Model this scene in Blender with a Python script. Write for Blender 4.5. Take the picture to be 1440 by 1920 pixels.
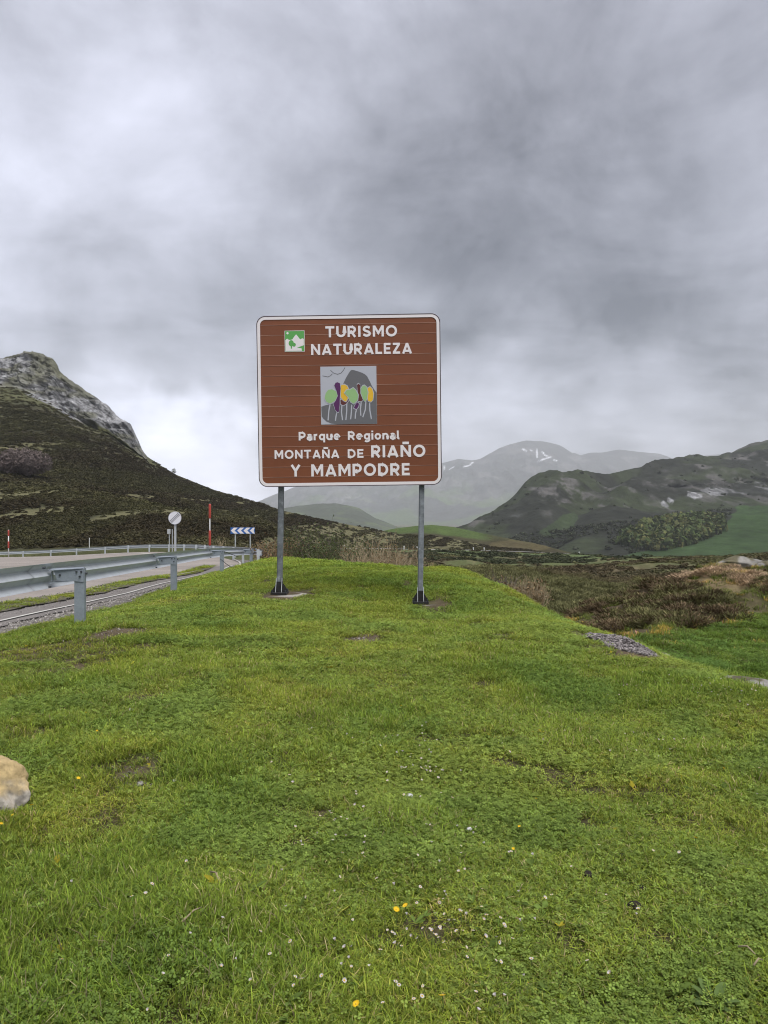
import bpy, bmesh, math, random
import numpy as np
from mathutils import Vector, Matrix, Euler
random.seed(7); rng = np.random.default_rng(7)
for o in list(bpy.data.objects): bpy.data.objects.remove(o)
S = bpy.context.scene
COL = S.collection
R = math.radians

# ------------------------------------------------------------------ camera
EYE = 1.55; F = 1440.0
cam = bpy.data.cameras.new('camera'); camo = bpy.data.objects.new('camera', cam); COL.objects.link(camo)
camo.location = (0, 0, EYE); camo.rotation_euler = (R(90), 0, 0)
cam.sensor_fit = 'HORIZONTAL'; cam.sensor_width = 36; cam.lens = 36 * F / 1440
cam.clip_start = 0.05; cam.clip_end = 60000
S.camera = camo

# ------------------------------------------------------------------ sky, sun, exposure
SUN_EL, SUN_AZ = R(60), R(152)          # high, behind the camera to the right, through thick cloud
w = bpy.data.worlds.new('World'); S.world = w; w.use_nodes = True
nt = w.node_tree; nt.nodes.clear()
def N(t, **k):
    n = nt.nodes.new(t)
    for a, b in k.items(): setattr(n, a, b)
    return n
def math_(op, a, b=None, c=None, clamp=False):
    n = N('ShaderNodeMath', operation=op); n.use_clamp = clamp
    for i, q in enumerate((a, b, c)):
        if q is None: continue
        if isinstance(q, (int, float)): n.inputs[i].default_value = q
        else: nt.links.new(q, n.inputs[i])
    return n.outputs[0]
def vmath(op, a, b=None):
    n = N('ShaderNodeVectorMath', operation=op)
    for i, q in enumerate((a, b)):
        if q is None: continue
        if isinstance(q, tuple): n.inputs[i].default_value = q
        else: nt.links.new(q, n.inputs[i])
    return n
sky = N('ShaderNodeTexSky', sky_type='NISHITA'); sky.sun_disc = False
sky.sun_elevation = SUN_EL; sky.sun_rotation = SUN_AZ
tc = N('ShaderNodeTexCoord'); D_ = tc.outputs['Generated']
sep = N('ShaderNodeSeparateXYZ'); nt.links.new(D_, sep.inputs[0])
dz = math_('ADD', math_('MAXIMUM', sep.outputs[2], 0.0), 0.16)
px_ = math_('DIVIDE', sep.outputs[0], dz); py_ = math_('DIVIDE', sep.outputs[1], dz)
cmb = N('ShaderNodeCombineXYZ'); nt.links.new(px_, cmb.inputs[0]); nt.links.new(py_, cmb.inputs[1])
def noise(vec, scale, detail, rough, dist=0.0, seedz=0.0):
    v = vmath('ADD', vec, (seedz * 3.1, seedz * 1.7, seedz)).outputs[0]
    n = N('ShaderNodeTexNoise'); nt.links.new(v, n.inputs['Vector'])
    n.inputs['Scale'].default_value = scale; n.inputs['Detail'].default_value = detail
    n.inputs['Roughness'].default_value = rough; n.inputs['Distortion'].default_value = dist
    return n.outputs['Fac']
n1 = noise(cmb.outputs[0], 0.75, 5, 0.50, 0.25, 2.3)      # big cloud masses
n2 = noise(cmb.outputs[0], 2.4, 10, 0.60, 0.35, 7.7)        # rolls
n3 = noise(D_, 9.0, 6, 0.55, 0.2, 4.4)                    # soft texture near the horizon
wv = vmath('SCALE', vmath('SUBTRACT', N('ShaderNodeTexNoise').outputs['Color'], (.5, .5, .5)).outputs[0])
wn = [n for n in nt.nodes if n.type == 'TEX_NOISE'][-1]
nt.links.new(D_, wn.inputs['Vector']); wn.inputs['Scale'].default_value = 3.2; wn.inputs['Detail'].default_value = 5; wn.inputs['Roughness'].default_value = .55
wv.inputs['Scale'].default_value = 0.36
DW = vmath('NORMALIZE', vmath('ADD', D_, wv.outputs[0]).outputs[0]).outputs[0]
def lump(u, v, rad, amp, inner=0.0):
    d = Vector(((u - 720) / F, 1, (960 - v) / F)).normalized()
    dt = N('ShaderNodeVectorMath', operation='DOT_PRODUCT'); nt.links.new(DW, dt.inputs[0]); dt.inputs[1].default_value = d
    mr = N('ShaderNodeMapRange', interpolation_type='SMOOTHSTEP'); nt.links.new(dt.outputs['Value'], mr.inputs[0])
    mr.inputs[1].default_value = math.cos(R(rad)); mr.inputs[2].default_value = math.cos(R(inner)); mr.inputs[3].default_value = 0; mr.inputs[4].default_value = amp
    return mr.outputs[0]
val = math_('ADD', math_('MULTIPLY', math_('SUBTRACT', n1, 0.5), 0.24), math_('MULTIPLY', math_('SUBTRACT', n2, 0.5), 0.54))
val = math_('ADD', val, math_('MULTIPLY', math_('SUBTRACT', n3, 0.5), 0.26))
n4 = noise(D_, 4.6, 10, 0.64, 0.5, 9.1); val = math_('ADD', val, math_('MULTIPLY', math_('SUBTRACT', n4, 0.5), 0.50))
for L in [(170, 400, 19, .19), (0, 150, 16, .06), (560, 40, 18, .05), (1200, 480, 24, -.13), (820, 330, 18, -.06), (1300, 620, 13, -.07), (980, 560, 10, -.03),
          (1420, 130, 13, .08), (240, 640, 10, -.13), (470, 650, 9, -.10), (30, 610, 7, -.06), (320, 860, 8, .36), (430, 885, 7, .50), (400, 770, 6, .14), (1000, 765, 8, .20), (1250, 790, 7, .28), (700, 800, 8, .16), (880, 800, 7, .18)]:
    val = math_('ADD', val, lump(*L))
# a cloud deck is brighter overhead than low down
elev = math_('MULTIPLY', math_('MAXIMUM', math_('SUBTRACT', sep.outputs[2], 0.5), 0.0), 0.55)
lum = math_('ADD', math_('ADD', val, 0.48), elev)
lum = math_('MAXIMUM', lum, 0.16)
ramp = N('ShaderNodeMix', data_type='RGBA'); 
t_ = math_('MULTIPLY', math_('SUBTRACT', lum, 0.2), 1.4, clamp=True)
nt.links.new(t_, ramp.inputs[0]); ramp.inputs[6].default_value = (.93, .94, 1.055, 1); ramp.inputs[7].default_value = (.925, .945, 1.095, 1)
SKY_GAIN = 2.9
cl = vmath('SCALE', ramp.outputs[2]); nt.links.new(math_('MULTIPLY', math_('POWER', lum, 1.25), SKY_GAIN), cl.inputs['Scale'])
mixc = N('ShaderNodeMix', data_type='RGBA'); mixc.inputs[0].default_value = 0.95
nt.links.new(sky.outputs[0], mixc.inputs[6]); nt.links.new(cl.outputs[0], mixc.inputs[7])
bg = N('ShaderNodeBackground'); bg.inputs['Strength'].default_value = 0.15
nt.links.new(mixc.outputs[2], bg.inputs['Color'])
wo = N('ShaderNodeOutputWorld'); nt.links.new(bg.outputs[0], wo.inputs[0])

sl = bpy.data.lights.new('sun', 'SUN'); sl.energy = 1.5; sl.angle = R(45); sl.color = (1, .975, .94)
so = bpy.data.objects.new('sun', sl); COL.objects.link(so)
sd = Vector((math.sin(SUN_AZ) * math.cos(SUN_EL), math.cos(SUN_AZ) * math.cos(SUN_EL), math.sin(SUN_EL)))
so.rotation_euler = (-sd).to_track_quat('-Z', 'Y').to_euler(); so.location = (0, 0, 60)
vs = S.view_settings; vs.view_transform = 'Standard'; vs.look = 'None'; vs.exposure = 1.4; vs.gamma = 1; vs.use_curve_mapping = False
S.render.engine = 'CYCLES'
S.cycles.volume_bounces = 1; S.cycles.max_bounces = 5; S.cycles.diffuse_bounces = 2; S.cycles.adaptive_threshold = .018; S.cycles.filter_width = 1.05; S.cycles.transmission_bounces = 3

# ------------------------------------------------------------------ helpers
def P(u, v, D): return Vector(((u - 720) / F * D, D, EYE + (960 - v) / F * D))
def hsh(ix, iy, s):
    h = (ix.astype(np.int64) * 374761393 + iy.astype(np.int64) * 668265263 + s * 982451653) & 0x7fffffff
    h = ((h ^ (h >> 13)) * 1274126177) & 0x7fffffff
    return ((h ^ (h >> 16)) & 0xffff) / 65535.0
def vnoise(x, y, s=0):
    x = np.asarray(x, float); y = np.asarray(y, float)
    ix = np.floor(x); iy = np.floor(y); fx = x - ix; fy = y - iy
    fx = fx * fx * fx * (fx * (fx * 6 - 15) + 10); fy = fy * fy * fy * (fy * (fy * 6 - 15) + 10)
    ix = ix.astype(np.int64); iy = iy.astype(np.int64)
    a = hsh(ix, iy, s); b = hsh(ix + 1, iy, s); c = hsh(ix, iy + 1, s); d = hsh(ix + 1, iy + 1, s)
    return (a * (1 - fx) + b * fx) * (1 - fy) + (c * (1 - fx) + d * fx) * fy
def fbm(x, y, s=0, oct=4, gain=.5, ridged=False):
    t = 0; a = 1; n = 0
    for k in range(oct):
        q = vnoise(np.asarray(x) * 2.03 ** k + 17 * k, np.asarray(y) * 2.03 ** k + 5 * k, s + k)
        if ridged: q = 1 - np.abs(2 * q - 1)
        t = t + a * q; n += a; a *= gain
    return t / n
def sstep(a, b, x):
    t = np.clip((np.asarray(x, float) - a) / (b - a), 0, 1); return t * t * (3 - 2 * t)
def lerp(a, b, t): return a + (b - a) * t
def in_poly(x, y, poly):
    x = np.asarray(x); y = np.asarray(y); r = np.zeros(x.shape, bool); n = len(poly)
    for i in range(n):
        x0, y0 = poly[i]; x1, y1 = poly[(i + 1) % n]
        if y0 == y1: continue
        c = ((y0 > y) != (y1 > y)) & (x < (x1 - x0) * (y - y0) / (y1 - y0) + x0)
        r ^= c
    return r

def tag(o, label=None, cat=None, group=None, kind=None):
    if label: o['label'] = label
    if cat: o['category'] = cat
    if group: o['group'] = group
    if kind: o['kind'] = kind
    return o
def empty(name, loc=(0, 0, 0), rot=(0, 0, 0)):
    o = bpy.data.objects.new(name, None); COL.objects.link(o); o.location = loc; o.rotation_euler = rot
    o.empty_display_size = .2; return o
def link(name, me, parent=None, loc=None):
    o = bpy.data.objects.new(name, me); COL.objects.link(o)
    if parent: o.parent = parent
    if loc is not None: o.location = loc
    return o
def mesh(name, V, Fc, mats, smooth=False, midx=None, cols=None):
    me = bpy.data.meshes.new(name)
    if isinstance(V, np.ndarray): V = V.tolist()
    if isinstance(Fc, np.ndarray): Fc = Fc.tolist()
    me.from_pydata(V, [], Fc)
    for m in (mats if isinstance(mats, (list, tuple)) else [mats]): me.materials.append(m)
    if midx is not None: me.polygons.foreach_set('material_index', np.asarray(midx, dtype=np.int32))
    if cols is not None:
        a = me.attributes.new('col', 'FLOAT_COLOR', 'POINT')
        c = np.ones((len(me.vertices), 4), np.float32); c[:, :cols.shape[-1]] = cols; a.data.foreach_set('color', c.ravel())
    if smooth: me.polygons.foreach_set('use_smooth', np.ones(len(me.polygons), bool))
    me.update(); return me
def grid_faces(nr, nc):
    i = np.arange(nr - 1)[:, None] * nc + np.arange(nc - 1)[None, :]
    i = i.ravel(); return np.stack([i, i + 1, i + nc + 1, i + nc], 1)
class MB:
    """collects boxes, tubes and prisms into one mesh"""
    def __init__(s): s.V = []; s.F = []; s.M = []
    def add(s, V, Fc, m=0):
        b = len(s.V); s.V += [tuple(v) for v in V]; s.F += [tuple(i + b for i in f) for f in Fc]; s.M += [m] * len(Fc); return s
    def box(s, c, d, rot=None, m=0):
        hx, hy, hz = d[0] / 2, d[1] / 2, d[2] / 2
        V = [Vector((x, y, z)) for x in (-hx, hx) for y in (-hy, hy) for z in (-hz, hz)]
        if rot is not None: V = [rot @ v for v in V]
        V = [v + Vector(c) for v in V]
        return s.add(V, [(0, 1, 3, 2), (4, 6, 7, 5), (0, 4, 5, 1), (2, 3, 7, 6), (0, 2, 6, 4), (1, 5, 7, 3)], m)
    def tube(s, pts, rad, n=8, m=0, cap=True):
        pts = [Vector(p) for p in pts]; rad = rad if isinstance(rad, (list, tuple)) else [rad] * len(pts)
        V = []; 
        for i, p in enumerate(pts):
            t = (pts[min(i + 1, len(pts) - 1)] - pts[max(i - 1, 0)]).normalized()
            a = Vector((0, 0, 1)) if abs(t.z) < .9 else Vector((1, 0, 0))
            u = t.cross(a).normalized(); q = t.cross(u)
            for k in range(n):
                an = 2 * math.pi * k / n; V.append(p + (u * math.cos(an) + q * math.sin(an)) * rad[i])
        Fc = [(i * n + k, i * n + (k + 1) % n, (i + 1) * n + (k + 1) % n, (i + 1) * n + k) for i in range(len(pts) - 1) for k in range(n)]
        if cap: Fc += [tuple(range(n))[::-1], tuple(range((len(pts) - 1) * n, len(pts) * n))]
        return s.add(V, Fc, m)
    def prism(s, poly, y0, y1, m=0):
        """polygon in x,z pushed from y0 (front) to y1"""
        n = len(poly); V = [(x, y0, z) for x, z in poly] + [(x, y1, z) for x, z in poly]
        Fc = [tuple(range(n)), tuple(range(2 * n - 1, n - 1, -1))] + [(i, i + n, (i + 1) % n + n, (i + 1) % n) for i in range(n)]
        return s.add(V, Fc, m)
    def build(s, name, mats, parent=None, smooth=False, loc=None):
        return link(name, mesh(name, s.V, s.F, mats, smooth, s.M), parent, loc)

# ------------------------------------------------------------------ materials
def slat_vary(m, amp):
    t = m.node_tree; b = t.nodes['Principled BSDF']; src = b.inputs['Base Color'].links[0].from_socket
    oi = t.nodes.new('ShaderNodeObjectInfo'); mr = t.nodes.new('ShaderNodeMapRange'); t.links.new(oi.outputs['Random'], mr.inputs[0]); mr.inputs[3].default_value = 1 - amp; mr.inputs[4].default_value = 1 + amp
    sc = t.nodes.new('ShaderNodeVectorMath'); sc.operation = 'SCALE'; t.links.new(src, sc.inputs[0]); t.links.new(mr.outputs[0], sc.inputs['Scale']); t.links.new(sc.outputs[0], b.inputs['Base Color'])
def mat(name, color=(.5, .5, .5), rough=.8, metal=0., spec=.3, attr=None, inst=False, nscale=None, namp=.25, ncol=None, ncov=.5, bump=0., bscale=None, transl=0., nscale2=None, namp2=.2, coat=0., crack=None):
    """noise-varied principled material; attr = vertex colour name used as base; inst = per-instance tint"""
    m = bpy.data.materials.new(name); m.use_nodes = True; t = m.node_tree; L = t.links; ns = t.nodes
    b = ns['Principled BSDF']; b.inputs['Roughness'].default_value = rough; b.inputs['Metallic'].default_value = metal
    b.inputs['Specular IOR Level'].default_value = spec; b.inputs['Coat Weight'].default_value = coat
    tcn = ns.new('ShaderNodeTexCoord'); ob = tcn.outputs['Object']
    if attr:
        a = ns.new('ShaderNodeAttribute'); a.attribute_name = attr; c = a.outputs['Color']
    else:
        r = ns.new('ShaderNodeRGB'); r.outputs[0].default_value = (*color, 1); c = r.outputs[0]
    if inst:
        a2 = ns.new('ShaderNodeAttribute'); a2.attribute_type = 'INSTANCER'; a2.attribute_name = 'tint'
        mx = ns.new('ShaderNodeMix'); mx.data_type = 'RGBA'; mx.blend_type = 'MULTIPLY'; mx.inputs[0].default_value = 1
        L.new(c, mx.inputs[6]); L.new(a2.outputs['Color'], mx.inputs[7]); c = mx.outputs[2]
    def nz(sc, det=6, ro=.6):
        n = ns.new('ShaderNodeTexNoise'); n.inputs['Scale'].default_value = sc; n.inputs['Detail'].default_value = det; n.inputs['Roughness'].default_value = ro
        L.new(ob, n.inputs['Vector']); return n.outputs['Fac']
    def vary(c, sc, amp):
        f = nz(sc); mr = ns.new('ShaderNodeMapRange'); L.new(f, mr.inputs[0]); mr.inputs[1].default_value = .25; mr.inputs[2].default_value = .75
        mr.inputs[3].default_value = 1 - amp; mr.inputs[4].default_value = 1 + amp
        s = ns.new('ShaderNodeVectorMath'); s.operation = 'SCALE'; L.new(c, s.inputs[0]); L.new(mr.outputs[0], s.inputs['Scale']); return s.outputs[0]
    if nscale: c = vary(c, nscale, namp)
    if nscale2: c = vary(c, nscale2, namp2)
    if crack and attr:
        # bare rock (vertex alpha): bedding, clefts and lichen at several sizes
        sc = ns.new('ShaderNodeMapping'); sc.inputs['Scale'].default_value = (1, .55, .8); sc.inputs['Rotation'].default_value = (.3, .5, .4); L.new(ob, sc.inputs[0])
        dn = ns.new('ShaderNodeTexNoise'); dn.inputs['Scale'].default_value = crack * .8; dn.inputs['Detail'].default_value = 5; L.new(sc.outputs[0], dn.inputs['Vector'])
        dm = ns.new('ShaderNodeVectorMath'); dm.operation = 'MULTIPLY_ADD'; L.new(dn.outputs['Color'], dm.inputs[0]); dm.inputs[1].default_value = (1.1 / crack,) * 3; L.new(sc.outputs[0], dm.inputs[2])
        f = None
        for kk, lo, hi, dk in ((.45, .0, .10, .55), (1.1, .0, .10, .62), (2.9, .0, .12, .8)):
            vo = ns.new('ShaderNodeTexVoronoi'); vo.feature = 'DISTANCE_TO_EDGE'; vo.inputs['Scale'].default_value = crack * kk; L.new(dm.outputs[0], vo.inputs['Vector'])
            mr = ns.new('ShaderNodeMapRange'); L.new(vo.outputs[0], mr.inputs[0]); mr.inputs[1].default_value = lo; mr.inputs[2].default_value = hi; mr.inputs[3].default_value = dk; mr.inputs[4].default_value = 1.08
            if f is None: f = mr.outputs[0]
            else:
                mu = ns.new('ShaderNodeMath'); mu.operation = 'MULTIPLY'; L.new(f, mu.inputs[0]); L.new(mr.outputs[0], mu.inputs[1]); f = mu.outputs[0]
        b3 = ns.new('ShaderNodeMath'); b3.operation = 'MULTIPLY_ADD'; L.new(nz(crack * 5, 8, .75), b3.inputs[0]); b3.inputs[1].default_value = .5; b3.inputs[2].default_value = .72
        mu = ns.new('ShaderNodeMath'); mu.operation = 'MULTIPLY'; L.new(f, mu.inputs[0]); L.new(b3.outputs[0], mu.inputs[1]); f = mu.outputs[0]
        one = ns.new('ShaderNodeMix'); one.data_type = 'FLOAT'; L.new(a.outputs['Alpha'], one.inputs[0]); one.inputs[2].default_value = 1; L.new(f, one.inputs[3])
        sv = ns.new('ShaderNodeVectorMath'); sv.operation = 'SCALE'; L.new(c, sv.inputs[0]); L.new(one.outputs[0], sv.inputs['Scale']); c = sv.outputs[0]
    if ncol:
        f = nz((nscale or 5) * 1.7, 8, .65); mr = ns.new('ShaderNodeMapRange'); L.new(f, mr.inputs[0]); mr.inputs[1].default_value = 1 - ncov - .05; mr.inputs[2].default_value = 1 - ncov + .1
        mx = ns.new('ShaderNodeMix'); mx.data_type = 'RGBA'; L.new(mr.outputs[0], mx.inputs[0]); L.new(c, mx.inputs[6]); mx.inputs[7].default_value = (*ncol, 1); c = mx.outputs[2]
    L.new(c, b.inputs['Base Color'])
    if bump:
        bn = ns.new('ShaderNodeBump'); bn.inputs['Distance'].default_value = bump; bn.inputs['Strength'].default_value = 1
        L.new(nz(bscale or (nscale or 5) * 3, 8, .65), bn.inputs['Height']); L.new(bn.outputs[0], b.inputs['Normal'])
    if transl:
        tr = ns.new('ShaderNodeBsdfTranslucent'); L.new(c, tr.inputs['Color'])
        ms = ns.new('ShaderNodeMixShader'); ms.inputs[0].default_value = transl
        L.new(b.outputs[0], ms.inputs[1]); L.new(tr.outputs[0], ms.inputs[2]); L.new(ms.outputs[0], ns['Material Output'].inputs['Surface'])
    return m
M = {}
M['soil'] = mat('turf_soil', attr='col', rough=1, spec=.1, nscale=3.5, namp=.35, nscale2=45, namp2=.35, bump=.02, bscale=30)
M['hillside'] = mat('hillside', attr='col', rough=1, spec=.05, nscale=.06, namp=.25, nscale2=.6, namp2=.35, bump=.5, bscale=.7)
M['farhill'] = mat('far_hillside', attr='col', rough=1, spec=.05, nscale=.012, namp=.3, nscale2=.07, namp2=.4, bump=4, bscale=.06, crack=.035)
M['range'] = mat('far_range', attr='col', rough=1, spec=.05, nscale=.006, namp=.3, nscale2=.035, namp2=.4, bump=8, bscale=.03)
M['cliff'] = mat('limestone_cliff', attr='col', rough=.95, spec=.15, nscale=.09, namp=.2, nscale2=.6, namp2=.3, bump=1.0, bscale=.4, crack=.13)
M['galv'] = mat('galvanised_steel', (.50, .53, .56), rough=.45, metal=.3, spec=.5, nscale=6, namp=.10, nscale2=60, namp2=.07)
M['galv_dull'] = mat('dull_galvanised_steel', (.25, .285, .325), rough=.5, metal=.3, spec=.4, nscale=5, namp=.15, nscale2=45, namp2=.1)
M['galv_old'] = mat('weathered_galvanised_post', (.15, .165, .18), rough=.6, metal=.3, spec=.4, nscale=9, namp=.45, nscale2=2.5, namp2=.35, ncol=(.34, .36, .38), ncov=.36)
M['bolt'] = mat('dark_bolt', (.05, .055, .065), rough=.6, metal=.5, nscale=40)
M['bitumen'] = mat('bitumen_coating', (.018, .017, .017), rough=.6, nscale=20, namp=.4)
M['brown'] = mat('brown_sheeting', (.168, .058, .027), rough=.36, spec=.32, nscale=1.3, namp=.06, nscale2=9, namp2=.04)
slat_vary(M['brown'], .07)
M['brown_edge'] = mat('pale_brown_edge', (.33, .185, .135), rough=.5, nscale=5, namp=.2)
M['signwhite'] = mat('white_sheeting', (.70, .66, .67), rough=.5, spec=.3, nscale=7, namp=.03)
M['rim'] = mat('sign_edge_dark', (.075, .055, .06), rough=.5)
M['sgreen'] = mat('pictogram_green', (.10, .33, .085), rough=.5)
M['lgrey'] = mat('emblem_pale_grey', (.40, .41, .46), rough=.5)
M['dgrey'] = mat('emblem_dark_grey', (.125, .125, .135), rough=.5)
M['lgreen'] = mat('emblem_green', (.26, .43, .19), rough=.5)
M['purple'] = mat('emblem_purple', (.085, .022, .095), rough=.5)
M['yellow'] = mat('emblem_yellow', (.66, .40, .035), rough=.5)
M['maroon'] = mat('emblem_maroon', (.10, .03, .03), rough=.5)
M['aluback'] = mat('sign_back_aluminium', (.42, .44, .46), rough=.45, metal=.6, nscale=5, namp=.1)
M['red'] = mat('red_reflective_band', (.34, .05, .035), rough=.6, nscale=9, namp=.2)
M['blue'] = mat('chevron_blue', (.035, .12, .36), rough=.45)
M['polegrey'] = mat('pole_grey', (.40, .42, .43), rough=.5, metal=.3, nscale=8, namp=.12)
M['asphalt'] = mat('worn_asphalt', (.255, .225, .20), rough=.95, spec=.2, nscale=.35, namp=.22, nscale2=14, namp2=.2, bump=.004, bscale=120)
M['shoulder'] = mat('shoulder_asphalt', (.165, .150, .140), rough=.95, spec=.2, nscale=1.3, namp=.2, nscale2=50, namp2=.35, bump=.006, bscale=90)
M['paint'] = mat('road_paint', (.46, .445, .41), rough=.8, nscale=12, namp=.15, ncol=(.22, .21, .195), ncov=.42)
M['concrete'] = mat('concrete', (.30, .275, .245), rough=.95, nscale=8, namp=.2, nscale2=50, namp2=.2, bump=.006, bscale=60)
M['pebble'] = mat('gravel_stone', (1, 1, 1), rough=.9, inst=True, nscale=6, namp=.25)
M['blade'] = mat('grass_blade', attr='col', inst=True, rough=.8, spec=.10, transl=.36)
M['leaf'] = mat('weed_leaf', attr='col', inst=True, rough=.95, spec=.04, transl=.3)
M['heather'] = mat('heather', attr='col', inst=True, rough=.95, spec=.08, transl=.12)
M['petal'] = mat('daisy_petal', (.60, .55, .56), rough=.8, transl=.2)
M['pollen'] = mat('flower_centre', (.60, .38, .03), rough=.9)
M['dandelion'] = mat('dandelion_petal', (.82, .52, .015), rough=.8, transl=.2)
M['stem'] = mat('flower_stem', (.09, .14, .03), rough=.8)
M['bark'] = mat('bare_twig_bark', (.105, .085, .072), rough=.95, nscale=3, namp=.35)
M['straw'] = mat('dry_stalk', (.29, .235, .15), rough=.95, nscale=2.5, namp=.35)
M['dry_leaf'] = mat('dry_bush_leaf', (.20, .135, .07), rough=.9, nscale=3, namp=.4, transl=.2)
M['willow_leaf'] = mat('young_bush_leaf', (.078, .098, .036), rough=.9, nscale=3, namp=.35, transl=.25)
M['purple_twig'] = mat('purple_bare_twig', (.135, .108, .100), rough=.95, nscale=.5, namp=.2)
M['dung'] = mat('dark_dung', (.022, .017, .012), rough=.95, nscale=30, namp=.4, bump=.01, bscale=60)
M['reflector'] = mat('white_marker', (.6, .6, .6), rough=.6)
M['black'] = mat('black_cable', (.02, .02, .022), rough=.6)

# ------------------------------------------------------------------ terrain height
CP = []
def c_w(*a): CP.append(a)
for a in [(0, 0, 0), (-3, 2, .02), (3, 2, -.04), (0, 5, 0), (-3, 6, .06), (2.4, 6, -.04), (0, 9.5, .03), (-2, 13.3, .09), (.65, 13.2, -.07), (-6, 1, -.02), (0, -6, 0), (-8, -6, -.1), (6, -6, -.6),
          # edge of the mown bank and what lies beyond it
          (-3.75, 27, -.14), (-1.74, 25, -.19), (-.32, 23, -.24), (1.0, 21, -.2), (2.0, 19, -.13), (2.67, 16, -.14), (2.55, 13, -.16), (2.7, 10.5, -.05), (2.95, 8.8, -.04), (3.1, 7.6, -.02), (3.3, 6.6, -.02), (3.5, 4, -.04), (3.8, 1, -.1),
          (4.1, 9, -.52), (4.3, 7, -.6), (5, 5, -.8), (5.2, 2, -.85), (5.5, 15, -.78), (5.2, 11, -.7), (5.1, 12.5, -.74), (8, 10, -.8), (9, 4, -.9), (12, 12, -.7), (14, 6, -.8),
          (3.9, 12.5, -.62), (4.1, 16, -1.05), (4.0, 20, -1.6), (4.0, 25, -2.1), (3.2, 22, -1.2), (2.3, 24, -1.2),
          # hillock on the right
          (5.1, 20, -1.45), (6.3, 22, -1.2), (7.7, 23, -.92), (9.7, 24, -.48), (11.3, 24, -.26), (12.2, 24, -.28), (16, 25, -.5), (8, 31, -2.4), (12, 31, -2.2), (18, 34, -2.0), (6.4, 16, -.92), (7.5, 15, -.86), (5.7, 17.3, -1.1), (10, 18, -.75), (14, 18, -.6),
          # behind the bank
          (-4, 35, -1.5), (-2, 32, -1.5), (0, 30, -1.6), (2, 28, -1.7), (0, 45, -3), (0, 70, -4.6), (5, 100, -6.1), (-5, 110, -5.2),
          # verge, road
          (-3.88, 9.8, .09), (-4.4, 16.1, -.13), (-5.28, 25, -.45), (-5.83, 33.7, -.84), (-6.36, 42, -1.28), (-6.05, 12.1, -.2), (-6.06, 15, -.3), (-6.13, 18.4, -.42), (-6.4, 24, -.6), (-6.6, 30.6, -.85), (-7.1, 37.8, -1.1), (-8.8, 45, -1.25),
          (-8, 16, -.33), (-8.2, 25, -.65), (-9, 37, -1.02), (-12, 10, -.25), (-20, 30, -.95), (-60, 60, -2.6), (-14, 4, -.1), (-32, 65, -2.55), (-60, 90, -3.6),
          (-42, 85, -3.5), (-24, 75, -2.4), (-16.7, 65, -1.9), (-10.4, 50, -1.4), (-6, 36, -.93), (-5.3, 33, -.83)]: c_w(*a)
for u, v, D in [(900, 1075, 45), (1000, 1116, 30), (1100, 1078, 55), (1300, 1056, 90), (1440, 1046, 130), (1640, 1040, 150), (1200, 1052, 180), (1000, 1052, 180), (900, 1053, 160), (800, 1052, 150), (700, 1050, 150), (600, 1045, 170), (1440, 1051, 200),
                (560, 1037, 235), (640, 1032, 255), (780, 1033, 270), (900, 1035, 280), (1000, 1038, 287), (1095, 1043, 300), (1300, 1048, 330), (1440, 1050, 360), (1900, 1060, 360), (-200, 1060, 100), (200, 1048, 200), (-600, 1060, 300),
                (1100, 1051, 620), (1440, 1050, 560), (870, 1035, 680), (500, 1045, 600), (1900, 1060, 560), (-300, 1040, 1000), (720, 1010, 2500), (1440, 1010, 2500), (0, 1010, 2500), (720, 985, 5500), (1800, 985, 5500), (-400, 985, 5500)]:
    p = P(u, v, D); c_w(p.x, p.y, p.z)
CPA = np.array(CP)
def warp(X, Y):
    q = np.asarray(Y, float) + 8.0
    return np.stack([np.asarray(X, float) / q * 2.2, np.log(q)], -1)
_c = warp(CPA[:, 0], CPA[:, 1]); _n = len(_c)
def _phi(r2): return .5 * r2 * np.log(r2 + 1e-9)
_A = np.zeros((_n + 3, _n + 3)); _d = ((_c[:, None] - _c[None]) ** 2).sum(-1)
_A[:_n, :_n] = _phi(_d) + np.eye(_n) * 2e-5; _A[:_n, _n] = 1; _A[:_n, _n + 1:] = _c; _A[_n, :_n] = 1; _A[_n + 1:, :_n] = _c.T
_w = np.linalg.solve(_A, np.concatenate([CPA[:, 2], np.zeros(3)]))
def H0(X, Y):
    X = np.asarray(X, float); Y = np.asarray(Y, float); sh = X.shape; q = warp(X.ravel(), Y.ravel()); out = np.zeros(len(q))
    for i in range(0, len(q), 20000):
        k = q[i:i + 20000]; d = ((k[:, None] - _c[None]) ** 2).sum(-1)
        out[i:i + 20000] = _phi(d) @ _w[:_n] + _w[_n] + k @ _w[_n + 1:]
    return out.reshape(sh)
LY = [-6, 6, 12.1, 15, 18.4, 24, 30.6, 37.8, 41, 45, 60]; LX = [-5.95, -6, -6.05, -6.06, -6.13, -6.4, -6.6, -7.1, -7.7, -8.8, -12]
def Lx(Y): return np.interp(Y, LY, LX)
def Bx(Y): return np.interp(Y, [-6, 6, 10.7, 13.4, 18, 24, 30, 38, 45], [-4.9, -4.9, -4.76, -4.62, -5.05, -5.9, -6.25, -6.6, -6.8])
EDX = [-9, -6.2, -3.75, -1.74, -.32, 1.0, 2.0, 2.7, 3.3]; EDY = [36, 34, 27.5, 25.5, 23.5, 21.5, 19.6, 16.5, 15.0]
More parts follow.
